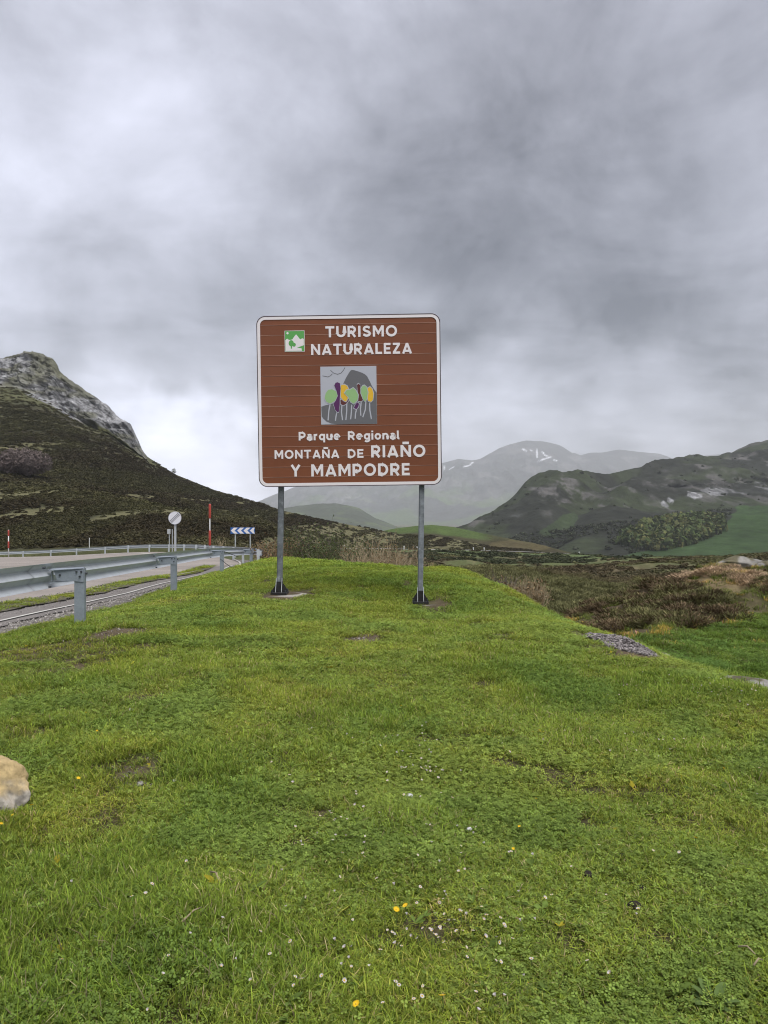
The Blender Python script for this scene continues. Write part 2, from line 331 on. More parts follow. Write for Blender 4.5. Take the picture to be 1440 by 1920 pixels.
def turf_mask(X, Y):
    """1 on mown turf: the bank and the low green to its right"""
    X = np.asarray(X, float); Y = np.asarray(Y, float)
    wob = (fbm(X * .9, Y * .9, 31, 3) - .5) * 1.0
    left = sstep(-.15, .2, X - Bx(Y) + wob * .5)
    far = np.where(X < 3.3, np.interp(X, EDX, EDY), np.interp(X, [3.3, 4.2, 5.2, 6, 8, 9.5, 12], [15, 14.5, 15.4, 16.0, 16.6, 18, 22]))
    return left * sstep(-.4, .5, far - Y + wob)
def H(X, Y):
    X = np.asarray(X, float); Y = np.asarray(Y, float)
    z = H0(X, Y)
    off = sstep(.2, 1.2, X - Bx(Y)) * sstep(-8, -3, Y)
    near = 1 - sstep(40, 90, Y)
    z = z + off * near * ((fbm(X * .8, Y * .8, 3, 3) - .5) * .09 + (fbm(X * 3, Y * 3, 9, 2) - .5) * .035)
    # tussocky ground on the hillock and the lower green
    z = z + off * near * sstep(2.8, 4.5, X) * (fbm(X * 1.5, Y * 1.5, 13, 3) - .5) * .22
    hk = np.exp(-((X - 9) / 4.5) ** 2 - ((Y - 22) / 4) ** 2)
    z = z + hk * (fbm(X * .9, Y * .9, 77, 3) - .5) * .6 * sstep(5, 7, X)
    # low mound where the bank ends
    z = z + .16 * np.exp(-((X - 1.95) / .75) ** 2 - ((Y - 18.3) / 1.2) ** 2)
    # heath rolls
    z = z + sstep(35, 60, Y) * (1 - sstep(200, 300, Y)) * sstep(-2, 6, X) * (fbm(X * .06, Y * .06, 41, 4) - .5) * 3.2
    return z
def h1(x, y): return float(H(np.array([x]), np.array([y]))[0])
def on_ground(u, v, d0=1.5, d1=60):
    D = np.geomspace(d0, d1, 1500); X = (u - 720) / F * D; Z = EYE + (960 - v) / F * D; g = H(X, D)
    k = np.argmax(Z <= g); k = k if Z[k] <= g[k] else len(D) - 1
    return Vector((X[k], D[k], g[k]))
def project(X, Y, Z): return 720 + F * X / Y, 960 - F * (Z - EYE) / Y

# bare patches in the turf: pixel centre, half sizes, strength
PATCH = []
for u, v, ru, rv, s in [(680, 1200, 36, 10, .95), (250, 1440, 62, 24, .75), (270, 1478, 40, 10, .7), (215, 1188, 60, 14, .95), (110, 1225, 150, 26, .78), (40, 1262, 120, 16, .75), (60, 1300, 90, 14, .6), (330, 1130, 60, 8, .6), (160, 1215, 60, 8, .7), (95, 1770, 48, 16, .8), (1112, 1548, 38, 15, .7), (872, 1527, 26, 10, .8), (250, 1160, 30, 10, .6),
                        (1190, 1703, 20, 9, .8), (1185, 1655, 25, 8, .7), (525, 1117, 50, 12, 1.0), (565, 1110, 34, 8, .7), (815, 1137, 40, 9, .9), (775, 1130, 20, 8, .6), (1160, 1208, 66, 20, 1.0), (1262, 1240, 26, 5, .6), (1300, 1254, 18, 3, .5), (300, 1690, 40, 14, .4), (1340, 1500, 50, 14, .4), (910, 1580, 40, 14, .55), (620, 1625, 35, 10, .5), (545, 1425, 60, 12, .45), (20, 1620, 60, 20, .5), (500, 1090, 60, 8, .4), (660, 1330, 40, 8, .35), (420, 1265, 60, 9, .3)]:
    c = on_ground(u, v); D = c.y
    ry = abs(on_ground(u, v - rv).y - on_ground(u, v + rv).y) / 2
    PATCH.append((c.x, D, ru / F * D, min(max(ry, .05), 2.2 * ru / F * D), s))
def bare(X, Y):
    r = np.zeros(np.shape(X)); wx = (fbm(X * 4, Y * 4, 51, 3) - .5); 
    for x, y, a, b, s in PATCH:
        d = np.sqrt(((X - x) / a) ** 2 + ((Y - y) / b) ** 2) + wx * 1.3
        r = np.maximum(r, s * (1 - sstep(.6, 1.25, d)))
    return r

# ------------------------------------------------------------------ ground sheet
nr, nc = 470, 440
qq = np.exp(np.linspace(math.log(2.2), math.log(5608), nr)); aa = np.linspace(-1.35, 1.35, nc)
aa = aa * (.45 + .55 * (aa / 1.35) ** 2) / 1.0
Q, A_ = np.meshgrid(qq, aa, indexing='ij'); GY = Q - 8; GX = A_ * Q
GZ = H(GX, GY)
tm = turf_mask(GX, GY); br = bare(GX, GY)
def mixc3(c, new, m): return c * (1 - m[..., None]) + np.array(new) * m[..., None]
gc = np.zeros(GX.shape + (3,)); gc[:] = (.078, .060, .036)                      # brown heath
nzb = fbm(GX * .05, GY * .05, 61, 4); nzs = fbm(GX * .35, GY * .35, 62, 3)
gc = mixc3(gc, (.085, .105, .040), sstep(.52, .62, nzb) * .8 * sstep(60, 110, GY))   # grassy clearings
gc = mixc3(gc, (.17, .15, .08), sstep(.68, .74, nzs) * .5 * sstep(40, 60, GY))
gu, gv = project(GX, np.maximum(GY, .5), GZ)
verge = sstep(185, 215, GY) * (1 - sstep(300, 330, GY)); gc = mixc3(gc, (.080, .115, .042), verge * .75)
field = sstep(330, 420, GY) * (1 - sstep(1500, 2500, GY)); gc = mixc3(gc, (.055, .078, .036), field * .8)
gc = mixc3(gc, (.058, .068, .022), tm); gc = mixc3(gc, (.085, .065, .040), tm * sstep(.58, .74, fbm(GX * 2.1, GY * 2.1, 241, 3)) * .8)
# hillock: grass towards its right end
gc = mixc3(gc, (.062, .082, .025), (1 - tm) * np.exp(-((GX - 12.5) / 3.2) ** 2 - ((GY - 21) / 4.5) ** 2))
strw = np.exp(-((GX - 9.3) / 1.4) ** 2 - ((GY - 22.2) / 2.2) ** 2) * sstep(.35, .6, fbm(GX * 1.2, GY * 1.2, 88, 3))
gc = mixc3(gc, (.26, .19, .11), strw)
gc = mixc3(gc, (.100, .074, .050), br * .9)
shl = (1 - sstep(-.1, .25, GX - Bx(GY))) * (1 - sstep(45, 50, GY)) * sstep(-9.5, -8.5, GX)
gc = mixc3(gc, (.165, .15, .135), shl)
rl = (1 - sstep(-9.5, -8.5, GX)) * (1 - sstep(100, 130, GY)); gc = mixc3(gc, (.075, .085, .035), rl)
gm = mesh('ground', np.stack([GX, GY, GZ], -1).reshape(-1, 3), grid_faces(nr, nc), M['soil'], True, cols=gc.reshape(-1, 3))
ground = tag(link('ground', gm), kind='structure')

# ------------------------------------------------------------------ hills built from ridge lines (pixel column, row, distance)
def rows_hill(name, rows, u0, u1, nu, seg, colfn, disp, material, sd=1, back=(140, 70)):
    U = np.linspace(u0, u1, nu); lv = []
    for r in rows:
        a = np.array(r, float); lv.append((np.interp(U, a[:, 0], a[:, 1]), np.interp(U, a[:, 0], a[:, 2])))
    XS, YS, ZS, TS = [], [], [], []
    def row(v, D, t):
        XS.append((U - 720) / F * D); YS.append(D.copy()); ZS.append(EYE + (960 - v) / F * D); TS.append(np.full(nu, t))
    v, D = lv[0]; row(v, D, -.3); ZS[-1] = ZS[-1] - back[1] * .08; 
    XS[-1] *= .985; YS[-1] *= .985
    for k in range(len(lv) - 1):
        n = seg[k]
        for i in range(n + (1 if k == len(lv) - 2 else 0)):
            s = i / n; (v0, d0), (v1, d1) = lv[k], lv[k + 1]
            D = lerp(d0, d1, s); z0 = EYE + (960 - v0) / F * d0; z1 = EYE + (960 - v1) / F * d1; Z = lerp(z0, z1, s)
            row(960 - (Z - EYE) * F / D, D, k + s)
    zc = ZS[-1]; dc = YS[-1]
    for i in range(1, 7):
        D = dc + back[0] * i / 6; XS.append((U - 720) / F * D); YS.append(D); ZS.append(zc - back[1] * (i / 6) ** 1.3); TS.append(np.full(nu, len(lv) - 1 + i / 6))
    X, Y, Z, T = map(np.array, (XS, YS, ZS, TS))
    UU = np.broadcast_to(U, X.shape)
    X, Y, Z = disp(X, Y, Z, T, UU)
    c = colfn(X, Y, Z, T, UU)
    if c.shape[-1] == 3: c = np.concatenate([c, np.zeros(c.shape[:-1] + (1,))], -1)
    me = mesh(name, np.stack([X, Y, Z], -1).reshape(-1, 3), grid_faces(*X.shape), material, True, cols=c.reshape(-1, 4))
    o = tag(link(name, me), kind='structure')
    return o, (X, Y, Z, T, UU)

# --- the heather hill with its limestone crag, left
crest = [(-700, 800, 520), (-300, 745, 470), (-60, 700, 430), (-15, 684, 418), (0, 675, 415), (12, 669, 414), (25, 668, 412), (45, 661, 410), (66, 661, 410), (85, 667, 410), (100, 674, 409), (108, 684, 408), (112, 697, 408), (125, 708, 406), (140, 718, 405), (165, 736, 402), (190, 752, 401), (205, 763, 400), (222, 782, 398), (238, 790, 397), (248, 799, 396), (258, 822, 394), (268, 845, 391), (276, 856, 389),
         (300, 872, 385), (330, 890, 380), (400, 918, 370), (480, 941, 360), (533, 958, 350), (613, 976, 345), (714, 995, 350), (800, 1010, 350), (900, 1022, 345), (1000, 1033, 335), (1100, 1045, 330), (1300, 1062, 330)]
base = [(-700, 870, 470), (-300, 810, 420), (-60, 740, 392), (0, 716, 388), (40, 724, 386), (70, 740, 385), (100, 755, 384), (135, 778, 384), (170, 797, 384), (205, 812, 383), (232, 834, 382), (255, 848, 381), (270, 857, 379), (300, 884, 365), (400, 930, 350), (533, 968, 330), (714, 1002, 335), (900, 1026, 335), (1100, 1047, 325), (1300, 1064, 325)]
mid = [(-700, 970, 270), (-300, 920, 245), (0, 872, 225), (150, 890, 218), (270, 930, 205), (400, 970, 200), (480, 985, 205), (560, 1000, 225), (700, 1016, 300), (900, 1030, 318), (1100, 1049, 320), (1300, 1066, 322)]
foot = [(-700, 1080, 97), (-300, 1058, 96), (0, 1043, 94), (250, 1032, 86), (400, 1032, 84), (480, 1038, 86), (560, 1043, 150), (620, 1036, 262), (800, 1034, 280), (1000, 1039, 296), (1100, 1050, 310), (1300, 1068, 315)]
def rockmask(T, U, X, Y):
    inu = sstep(-420, -300, U) * (1 - sstep(268, 280, U))
    n = fbm(X * .03, (Y + T * 60) * .03, 5, 4)
    m = sstep(1.93, 2.07, T + (n - .5) * .9) * inu
    # green ramp running up between the crag's two faces
    ramp = np.exp(-(((U - lerp(25, 115, np.clip(T - 2, 0, 1))) + (n - .5) * 60) / 11) ** 2) * .75
    top = sstep(2.82, 2.98, T + (n - .5) * .9) * (1 - sstep(150, 200, U)) * .75
    return np.clip(m * (1 - np.maximum(ramp, top)), 0, 1), inu
def d_left(X, Y, Z, T, U):
    rm, inu = rockmask(T, U, X, Y)
    env = sstep(0, .5, T) * (1 - sstep(2.85, 3, T))
    n = fbm(X * .035, Y * .035, 21, 5) - .5
    Z = Z + env * n * 5 * (1 - rm * .6)
    # crag: ribs, ledges and clefts push the face in and out
    s = X * .75 + Z * .25
    rib = fbm(s * .10, Z * .05, 33, 5, .6, True) - .5; ledge = fbm(s * .12, Z * .28, 35, 4, .6) - .5; fine = fbm(s * .45, Z * .5, 38, 4, .65, True) - .5
    tope = (1 - sstep(2.9, 3.02, T) * .85); k = inu * sstep(1.9, 2.15, T) * (T < 3.3)
    Y = Y - k * tope * (rib * 17 + ledge * 8 + fine * 4.5)
    Z = Z + k * (fine * 2.0 + ledge * 1.2) * np.where(T > 2.9, .7, 1)
    return X, Y, Z
def c_left(X, Y, Z, T, U):
    c = np.zeros(X.shape + (3,)); c[:] = (.036, .031, .018)
    n = fbm(X * .03, Y * .03, 71, 4); st = fbm(X * .05 + Z * .02, Z * .35 - X * .06, 72, 4)
    c = mixc3(c, (.042, .043, .020), sstep(.45, .65, n) * .8)
    c = mixc3(c, (.17, .16, .08), sstep(.60, .68, st) * .6 * (T > 0.02))
    g = sstep(1.55, 1.85, T + (n - .5) * .5); c = mixc3(c, (.085, .088, .040), g * .75 * (U < 300))
    rm, inu = rockmask(T, U, X, Y)
    s = X * .75 + Z * .25; ck = fbm(s * .35, Z * .30, 39, 5, .6, True); sp = fbm(s * .6, Z * .6, 47, 4, .6)
    rk = np.array([.245, .245, .25])[None, None] * (.72 + .4 * sstep(.38, .8, 1.25 - ck * .95))[..., None] * (.82 + .36 * sp)[..., None]
    c = c * (1 - rm[..., None]) + rk * rm[..., None]
    c = mixc3(c, (.10, .10, .045), rm * sstep(.58, .68, fbm(s * .09, Z * .16, 55, 4)) * .6)
    low = sstep(.05, .0, T) ; c = mixc3(c, (.10, .11, .045), low * .6 * (U < 560))
    return np.concatenate([c, rm[..., None]], -1)
hillL, GL = rows_hill('hill', [foot, mid, base, crest], -500, 1120, 560, [60, 60, 70], c_left, d_left, M['cliff'], back=(170, 60))

# --- green knoll beyond the valley road
kc = [(640, 1012, 420), (690, 1001, 420), (740, 991, 420), (780, 986, 420), (810, 984, 420), (850, 988, 420), (900, 999, 415), (960, 1011, 405), (1000, 1018, 400), (1050, 1031, 385), (1100, 1043, 370)]
kf = [(640, 1035, 335), (800, 1034, 335), (1000, 1038, 335), (1100, 1046, 335)]
def d_k(X, Y, Z, T, U):
    e = sstep(0, .4, T) * (1 - sstep(.9, 1, T)); return X, Y, Z + e * (fbm(X * .04, Y * .04, 81, 4) - .5) * 4
def c_k(X, Y, Z, T, U):
    c = np.zeros(X.shape + (3,)); c[:] = (.068, .098, .032); n = fbm(X * .04, Z * .2, 83, 4)
    c = mixc3(c, (.048, .044, .024), sstep(-.12, .10, (.66 - T) + (n - .5) * .5)); c = mixc3(c, (.045, .04, .022), sstep(880, 930, U + (n - .5) * 60) * .85)
    c = mixc3(c, (.12, .10, .05), sstep(.6, .68, n) * .5); return c
knoll, GK = rows_hill('hill', [kf, kc], 640, 1100, 160, [40], c_k, d_k, M['hillside'], back=(120, 25))

# --- the big dark hill, right
rc = [(800, 1020, 1000), (860, 1001, 1000), (875, 993, 1000), (910, 972, 1030), (940, 950, 1050), (968, 924, 1070), (985, 905, 1080), (1000, 892, 1095), (1012, 885, 1100), (1022, 884, 1100), (1032, 881, 1100), (1045, 882, 1100), (1056, 888, 1105), (1072, 887, 1110), (1083, 884, 1112), (1100, 884, 1120), (1135, 889, 1130), (1160, 884, 1150), (1180, 880, 1160), (1215, 874, 1200), (1260, 863, 1300), (1300, 857, 1330), (1350, 853, 1350), (1362, 848, 1390), (1372, 849, 1400), (1385, 842, 1400), (1398, 838, 1400), (1405, 834, 1400), (1440, 826, 1400), (1600, 800, 1450), (2000, 850, 1500), (2300, 900, 1500)]
rm_ = [(800, 1026, 820), (875, 1006, 850), (940, 985, 860), (1010, 955, 880), (1080, 950, 880), (1180, 950, 900), (1300, 935, 960), (1440, 930, 1000), (1700, 920, 1000), (2300, 980, 1000)]
rf = [(800, 1036, 640), (875, 1032, 660), (1000, 1049, 640), (1100, 1052, 620), (1440, 1051, 560), (2300, 1070, 560)]
def d_r(X, Y, Z, T, U):
    e = sstep(0, .5, T) * (1 - sstep(1.85, 2, T)); e2 = sstep(.5, 1.1, T) * (1 - sstep(1.9, 2, T))
    r = fbm(X * .006 + Y * .002, Y * .006, 91, 5, .55, True) - .55
    Z = Z + e * (fbm(X * .008, Y * .008, 92, 5) - .5) * 26 + e2 * r * 34
    Z = Z - e * 16 * np.exp(-((U - 1085 - (T - 1) * 90) / 40) ** 2)      # the gully below the shoulder
    cl = np.exp(-((T - 1.16) / .07) ** 2) * sstep(1225, 1270, U); Y = Y + cl * (fbm(X * .05, Z * .05, 93, 4, .6, True) - .5) * 55
    Z = Z + (T > 1.9) * (fbm(X * .05, Y * 0, 94, 4) - .5) * 4
    return X, Y, Z
def c_r(X, Y, Z, T, U):
    u, v = project(X, Y, Z); n = fbm(X * .012, Y * .012, 95, 5); n2 = fbm(X * .03, Z * .05, 96, 4)
    c = np.zeros(X.shape + (3,)); c[:] = (.024, .026, .020)
    c = mixc3(c, (.038, .048, .024), sstep(.5, .62, n) * .7); c = mixc3(c, (.105, .10, .095), sstep(.48, .62, n2) * sstep(.42, .56, fbm(X * .045, Z * .07, 99, 5, .6)) * .85 * sstep(.6, 1.0, T) * (1 - sstep(1.75, 1.9, T)))
    mead = in_poly(u + (n - .5) * 60, v + (n2 - .5) * 10, [(1120, 1056), (1230, 1026), (1340, 990), (1385, 950), (1480, 946), (1700, 960), (1900, 1060)])
    c = np.where(mead[..., None], np.array([.034, .058, .022]) * (.5 + .95 * fbm(X * .02, Y * .008, 98, 4))[..., None], c)
    mead2 = in_poly(u + (n - .5) * 40, v, [(1000, 1000), (1050, 965), (1085, 960), (1070, 990), (1030, 1010)]); c = np.where(mead2[..., None], np.array([.036, .05, .024]), c)
    cu, cvv = [1235, 1260, 1290, 1330, 1370, 1440, 1700], [949, 940, 930, 922, 919, 917, 915]
    band = np.exp(-((v - np.interp(u, cu, cvv) + (n - .5) * 26) / 11.0) ** 2) * sstep(1228, 1260, u) * sstep(.28, .5, n2)
    band = np.clip(band * 1.3, 0, 1) * (.35 + .65 * sstep(.40, .60, fbm(X * .09, Z * .025, 97, 4, .6))); band = sstep(.3, .5, band) * (.45 + .55 * sstep(.42, .52, fbm(X * .12, Z * .10, 197, 4, .6))); c = mixc3(c, (.25, .25, .255), band)
    b2 = np.exp(-(((u - 950) / 17) ** 2 + ((v - 979 + (u - 950) * .5) / 6) ** 2)) * sstep(.35, .5, n2); c = mixc3(c, (.22, .22, .22), b2)
    c = mixc3(c, (.13, .125, .12), sstep(1.85, 1.95, T) * (u > 1370) * .6)
    return np.concatenate([c, np.clip(band + b2 + .5 * sstep(.57, .72, n2) * (T > .7), 0, 1)[..., None]], -1)
hillR, GR = rows_hill('hill', [rf, rm_, rc], 800, 2100, 760, [110, 120], c_r, d_r, M['farhill'], back=(400, 120))

# --- low wooded ridge and the snow-streaked range far behind
bc = [(440, 985, 2500), (500, 962, 2500), (536, 953, 2500), (576, 946, 2500), (628, 943, 2500), (660, 949, 2500), (674, 953, 2500), (704, 972, 2450), (744, 987, 2400), (820, 1000, 2350), (900, 1012, 2300), (1000, 1030, 2300)]
bf = [(440, 1020, 1800), (720, 1020, 1800), (1000, 1036, 1800)]
def d_b(X, Y, Z, T, U):
    e = sstep(0, .4, T) * (1 - sstep(.9, 1, T)); return X, Y, Z + e * (fbm(X * .006, Y * .006, 101, 5) - .5) * 40 + (T > .9) * (fbm(X * .02, X * 0, 104, 3) - .5) * 6
def c_b(X, Y, Z, T, U):
    c = np.zeros(X.shape + (3,)); n = fbm(X * .008, Y * .008, 102, 5); c[:] = (.045, .055, .032); c = mixc3(c, (.085, .11, .045), sstep(.48, .6, n)); return c
far_ = lambda r, k: [(u, v, D * k) for u, v, D in r]
rowsB, _ = rows_hill('hill', [far_(bf, 1.4), far_(bc, 1.4)], 440, 1000, 200, [60], c_b, d_b, M['farhill'], back=(500, 90))
fc = [(-400, 985, 4700), (200, 975, 4700), (420, 962, 4700), (470, 945, 4700), (490, 938, 4700), (510, 929, 4700), (530, 922, 4700), (560, 911, 4700), (640, 893, 4750), (740, 876, 4800), (830, 868, 4800), (860, 861, 4800), (885, 863, 4800), (900, 861, 4800), (915, 852, 4800), (935, 841, 4800), (955, 833, 4800), (985, 826, 4800), (1020, 828, 4800), (1050, 835, 4800), (1068, 846, 4800), (1088, 853, 4850), (1108, 849, 4900), (1128, 848, 4900), (1160, 843, 4900), (1200, 847, 4950), (1238, 851, 4950), (1262, 860, 4950), (1300, 856, 5000), (1370, 850, 5000), (1600, 880, 5000), (2100, 930, 5000)]
fm = [(-400, 1000, 4000), (420, 975, 4000), (560, 950, 3900), (740, 930, 3800), (900, 920, 3700), (985, 905, 3650), (1100, 925, 3800), (1300, 930, 4000), (2100, 960, 4000)]
ff = [(-400, 1000, 2900), (720, 1004, 2700), (1300, 1004, 2800), (2100, 1004, 2900)]
def d_f(X, Y, Z, T, U):
    e = sstep(0, .5, T) * (1 - sstep(1.8, 2, T)); e2 = sstep(.3, 1.2, T) * (1 - sstep(1.45, 1.95, T))
    Z = Z + e * (fbm(X * .0012, Y * .0012, 111, 5) - .5) * 240 + e2 * (fbm(X * .0017, Y * .0007, 112, 6, .6, True) - .65) * 300
    Z = Z + (T > 1.8) * (fbm(X * .006, Y * 0, 113, 4) - .5) * 12
    return X, Y, Z
def c_f(X, Y, Z, T, U):
    u, v = project(X, Y, Z); n = fbm(X * .002, Y * .002, 114, 5); n2 = fbm(X * .006, Z * .01, 115, 5)
    c = np.zeros(X.shape + (3,)); c[:] = (.062, .066, .060); c = mixc3(c, (.075, .105, .045), sstep(.47, .6, n) * (1 - sstep(.9, 1.4, T)) * .9)
    c = mixc3(c, (.14, .135, .13), sstep(.5, .65, n2) * sstep(.5, 1.2, T) * .6)
    cl = np.exp(-(((u - 648) / 26) ** 2 + ((v - 936 + (u - 648) * .25) / 5) ** 2)) * sstep(.4, .55, n2); c = mixc3(c, (.2, .2, .19), cl * sstep(.4, .6, fbm(X * .03, Z * .05, 116, 4)))
    def streak(pts, wd):
        m = np.zeros(u.shape)
        for (x0, y0), (x1, y1) in zip(pts[:-1], pts[1:]):
            t = np.clip(((u - x0) * (x1 - x0) + (v - y0) * (y1 - y0)) / ((x1 - x0) ** 2 + (y1 - y0) ** 2), 0, 1)
            m = np.maximum(m, np.exp(-(((u - x0 - t * (x1 - x0)) ** 2 + (v - y0 - t * (y1 - y0)) ** 2) / wd ** 2)))
        return m
    jit = (n2 - .5) * 3
    u = u + jit
    sn = np.zeros(u.shape)
    for pts, wd in [([(1005, 838), (1007, 850), (1006, 858)], 1.6), ([(981, 842), (988, 846)], 2.2), ([(1010, 864), (1022, 860), (1033, 857)], 2.0), ([(1017, 847), (1021, 853), (1030, 857)], 1.7), ([(995, 844), (998, 846)], 1.2), ([(869, 876), (880, 872), (887, 867)], 1.9), ([(832, 873), (834, 881)], 1.6), ([(1038, 862), (1044, 864)], 1.2), ([(843, 880), (850, 876)], 1.2), ([(1064, 842), (1074, 849)], 1.5)]:
        sn = np.maximum(sn, streak(pts, wd * .72))
    return mixc3(c, (.62, .63, .66), sstep(.35, .6, sn) * (T < 2.1))
far, _ = rows_hill('mountain', [far_(ff, 1.9), far_(fm, 1.9), far_(fc, 1.9)], -300, 1900, 900, [60, 150], c_f, d_f, M['range'], back=(1000, 300))

# ------------------------------------------------------------------ haze: the damp air of the valley
hz = bmesh.new(); bmesh.ops.create_cube(hz, size=1)
for v in hz.verts: v.co = Vector((v.co.x * 34000, 6000 + v.co.y * 12400, 395 + v.co.z * 1100))
hme = bpy.data.meshes.new('haze'); hz.to_mesh(hme); hz.free()
hm = bpy.data.materials.new('haze_air'); hm.use_nodes = True; hm.node_tree.nodes.clear()
pv = hm.node_tree.nodes.new('ShaderNodeVolumePrincipled'); om = hm.node_tree.nodes.new('ShaderNodeOutputMaterial')
pv.inputs['Density'].default_value = 0.95e-4; pv.inputs['Color'].default_value = (.93, .95, 1, 1); pv.inputs['Anisotropy'].default_value = .1
pv.inputs['Density Attribute'].default_value = ''; pv.inputs['Temperature Attribute'].default_value = ''; pv.inputs['Color Attribute'].default_value = ''
hm.node_tree.links.new(pv.outputs[0], om.inputs['Volume'])
try: hm.cycles.homogeneous_volume = True
except Exception: pass
hme.materials.append(hm); tag(link('haze', hme), kind='stuff', label='pale damp haze filling the valley air')

# ------------------------------------------------------------------ road
BRX = [-62, -42, -24, -16.7, -10.4, -7.4, -6.0, -5.3]; BRY = [88.5, 85, 75, 65, 50, 41, 36, 33.2]
def bar_y(x): return np.interp(x, BRX, BRY)
xs = np.concatenate([np.linspace(-62, -12, 60), np.linspace(-11.5, -6.4, 24)])
nv = 90; V = np.zeros((len(xs), nv, 3))
for i, x in enumerate(xs):
    y0 = 3.0 if x < -7.55 else 36.2 - (x + 7.5) * -1.0
    ys = np.linspace(y0, max(bar_y(x) - 1.3, y0 + .3), nv); V[i, :, 0] = x; V[i, :, 1] = ys
V[..., 2] = H0(V[..., 0], V[..., 1]) + .025
road = tag(link('road', mesh('road', V.reshape(-1, 3), grid_faces(len(xs), nv)[:, ::-1], M['asphalt'], True)), kind='structure')
def strip(name, m, Y0, Y1, n, f0, f1, k=3, lift=.03, wob=0, sd=0):
    ys = np.linspace(Y0, Y1, n); V = []
    for y in ys:
        for j in range(k):
            x = lerp(f0(y), f1(y), j / (k - 1)) + (wob * (vnoise(y * 2.3, j * 7.1 + sd, 5) - .5) if j in (0, k - 1) else 0)
            V.append((x, y, 0))
    V = np.array(V); V[:, 2] = H0(V[:, 0], V[:, 1]) + lift
    return tag(link(name, mesh(name, V, grid_faces(n, k), m, True)), kind='structure')
strip('road_shoulder', M['shoulder'], 3, 37, 120, lambda y: Lx(y) - .75, lambda y: Lx(y) + .42, 5, .022, .25, 1)
verge_m = mat('verge_soil', (.10, .09, .065), rough=1, nscale=2, namp=.4, nscale2=25, namp2=.4, bump=.02, bscale=30)
strip('grass_verge', verge_m, 3, 36, 120, lambda y: Lx(y) - 1.55, lambda y: Lx(y) - .78, 5, .045, .3, 4)
strip('road_marking', M['paint'], 3, 44.5, 160, lambda y: Lx(y) - .05, lambda y: Lx(y) + .05, 3, .040)
def mark(name, pts, wd, lift=.04):
    pts = [np.array(p[:2], float) for p in pts]; V = []; n = 40
    ts = np.linspace(0, len(pts) - 1, n)
    xy = np.stack([np.interp(ts, range(len(pts)), [p[k] for p in pts]) for k in (0, 1)], 1)
    tg = np.gradient(xy, axis=0); tg /= np.linalg.norm(tg, axis=1)[:, None]; nm = np.stack([-tg[:, 1], tg[:, 0]], 1)
    A = np.stack([xy - nm * wd / 2, xy + nm * wd / 2], 1); z = H0(A[..., 0], A[..., 1]) + lift
    V = np.concatenate([A, z[..., None]], -1).reshape(-1, 3)
    return tag(link(name, mesh(name, V, grid_faces(n, 2), M['paint'])), kind='structure')
mark('road_marking', [(-62, 80), (-42, 76.5), (-26, 68), (-19, 59), (-13, 47)], .35)
mark('road_marking', [(-60, 62), (-40, 58), (-26, 52)], .22)
# valley road far below
vp = [(540, 1038, 232), (560, 1037, 235), (600, 1034, 246), (640, 1032, 255), (780, 1033, 270), (900, 1035, 280), (1000, 1038, 287), (1060, 1041, 293), (1092, 1043, 299)]
vv = np.array(vp, float); tt = np.linspace(540, 1092, 160); dd = np.interp(tt, vv[:, 0], vv[:, 2])
A = []
for off in (-3.2, 0, 3.2):
    D = dd + off; X = (tt - 720) / F * dd; A.append(np.stack([X, D, H(X, D) + .55 - 0.0 * D], -1))
A = np.stack(A, 1); A[:, :, 2] = np.maximum(A[:, :, 2], A[:, 1:2, 2]); A[:, 0, 2] -= 0
vroad_m = mat('valley_road_asphalt', (.23, .22, .21), rough=.95, nscale=.3, namp=.1)
tag(link('valley_road', mesh('valley_road', A.reshape(-1, 3), grid_faces(160, 3), vroad_m, True)), kind='structure')

# ------------------------------------------------------------------ tourist sign
SG = empty('tourist_sign', (0, 0, 0)); tag(SG, 'large brown tourist information sign with white lettering on two steel posts', 'sign')
panel = empty('panel', (-.58863, 13.4271, 2.00495))
panel.rotation_mode = 'XYZ'
_y, _p, _r = -1.60123666e-02, 2.41415531e-02, -1.23154667e-02
Rm = Matrix.Rotation(_y, 3, 'Z') @ Matrix.Rotation(_p, 3, 'X') @ Matrix.Rotation(_r, 3, 'Y')
panel.rotation_euler = Rm.to_euler('XYZ'); panel.parent = SG
PW, PH = 3.2, 2.975
SIGN_MAT = Matrix.Translation(panel.location) @ Rm.to_4x4()
def rrect(x0, x1, z0, z1, r, n=8):
    p = []
    for cx, cz, a in ((x1 - r, z1 - r, 0), (x0 + r, z1 - r, 90), (x0 + r, z0 + r, 180), (x1 - r, z0 + r, 270)):
        for k in range(n + 1): an = R(a + 90 * k / n); p.append((cx + r * math.cos(an), cz + r * math.sin(an)))
    return p
def ring(mb, po, pi, y0, y1, m=0):
    n = len(po); V = [(x, y0, z) for x, z in po] + [(x, y0, z) for x, z in pi] + [(x, y1, z) for x, z in po] + [(x, y1, z) for x, z in pi]
    Fc = []
    for i in range(n):
        j = (i + 1) % n; Fc += [(i, i + n, j + n, j), (i, j, j + 2 * n, i + 2 * n), (i + n, i + 3 * n, j + 3 * n, j + n), (i + 2 * n, j + 2 * n, j + 3 * n, i + 3 * n)]
    mb.add(V, Fc, m)
O = rrect(-PW / 2, PW / 2, 0, PH, .155); I1 = rrect(-PW / 2 + .014, PW / 2 - .014, .014, PH - .014, .143); I2 = rrect(-PW / 2 + .064, PW / 2 - .064, .064, PH - .064, .095)
m_ = MB(); ring(m_, O, I1, -.012, .045); m_.build('edge_rim', M['rim'], panel)
m_ = MB(); ring(m_, I1, I2, -.010, -.002); m_.build('border', M['signwhite'], panel)
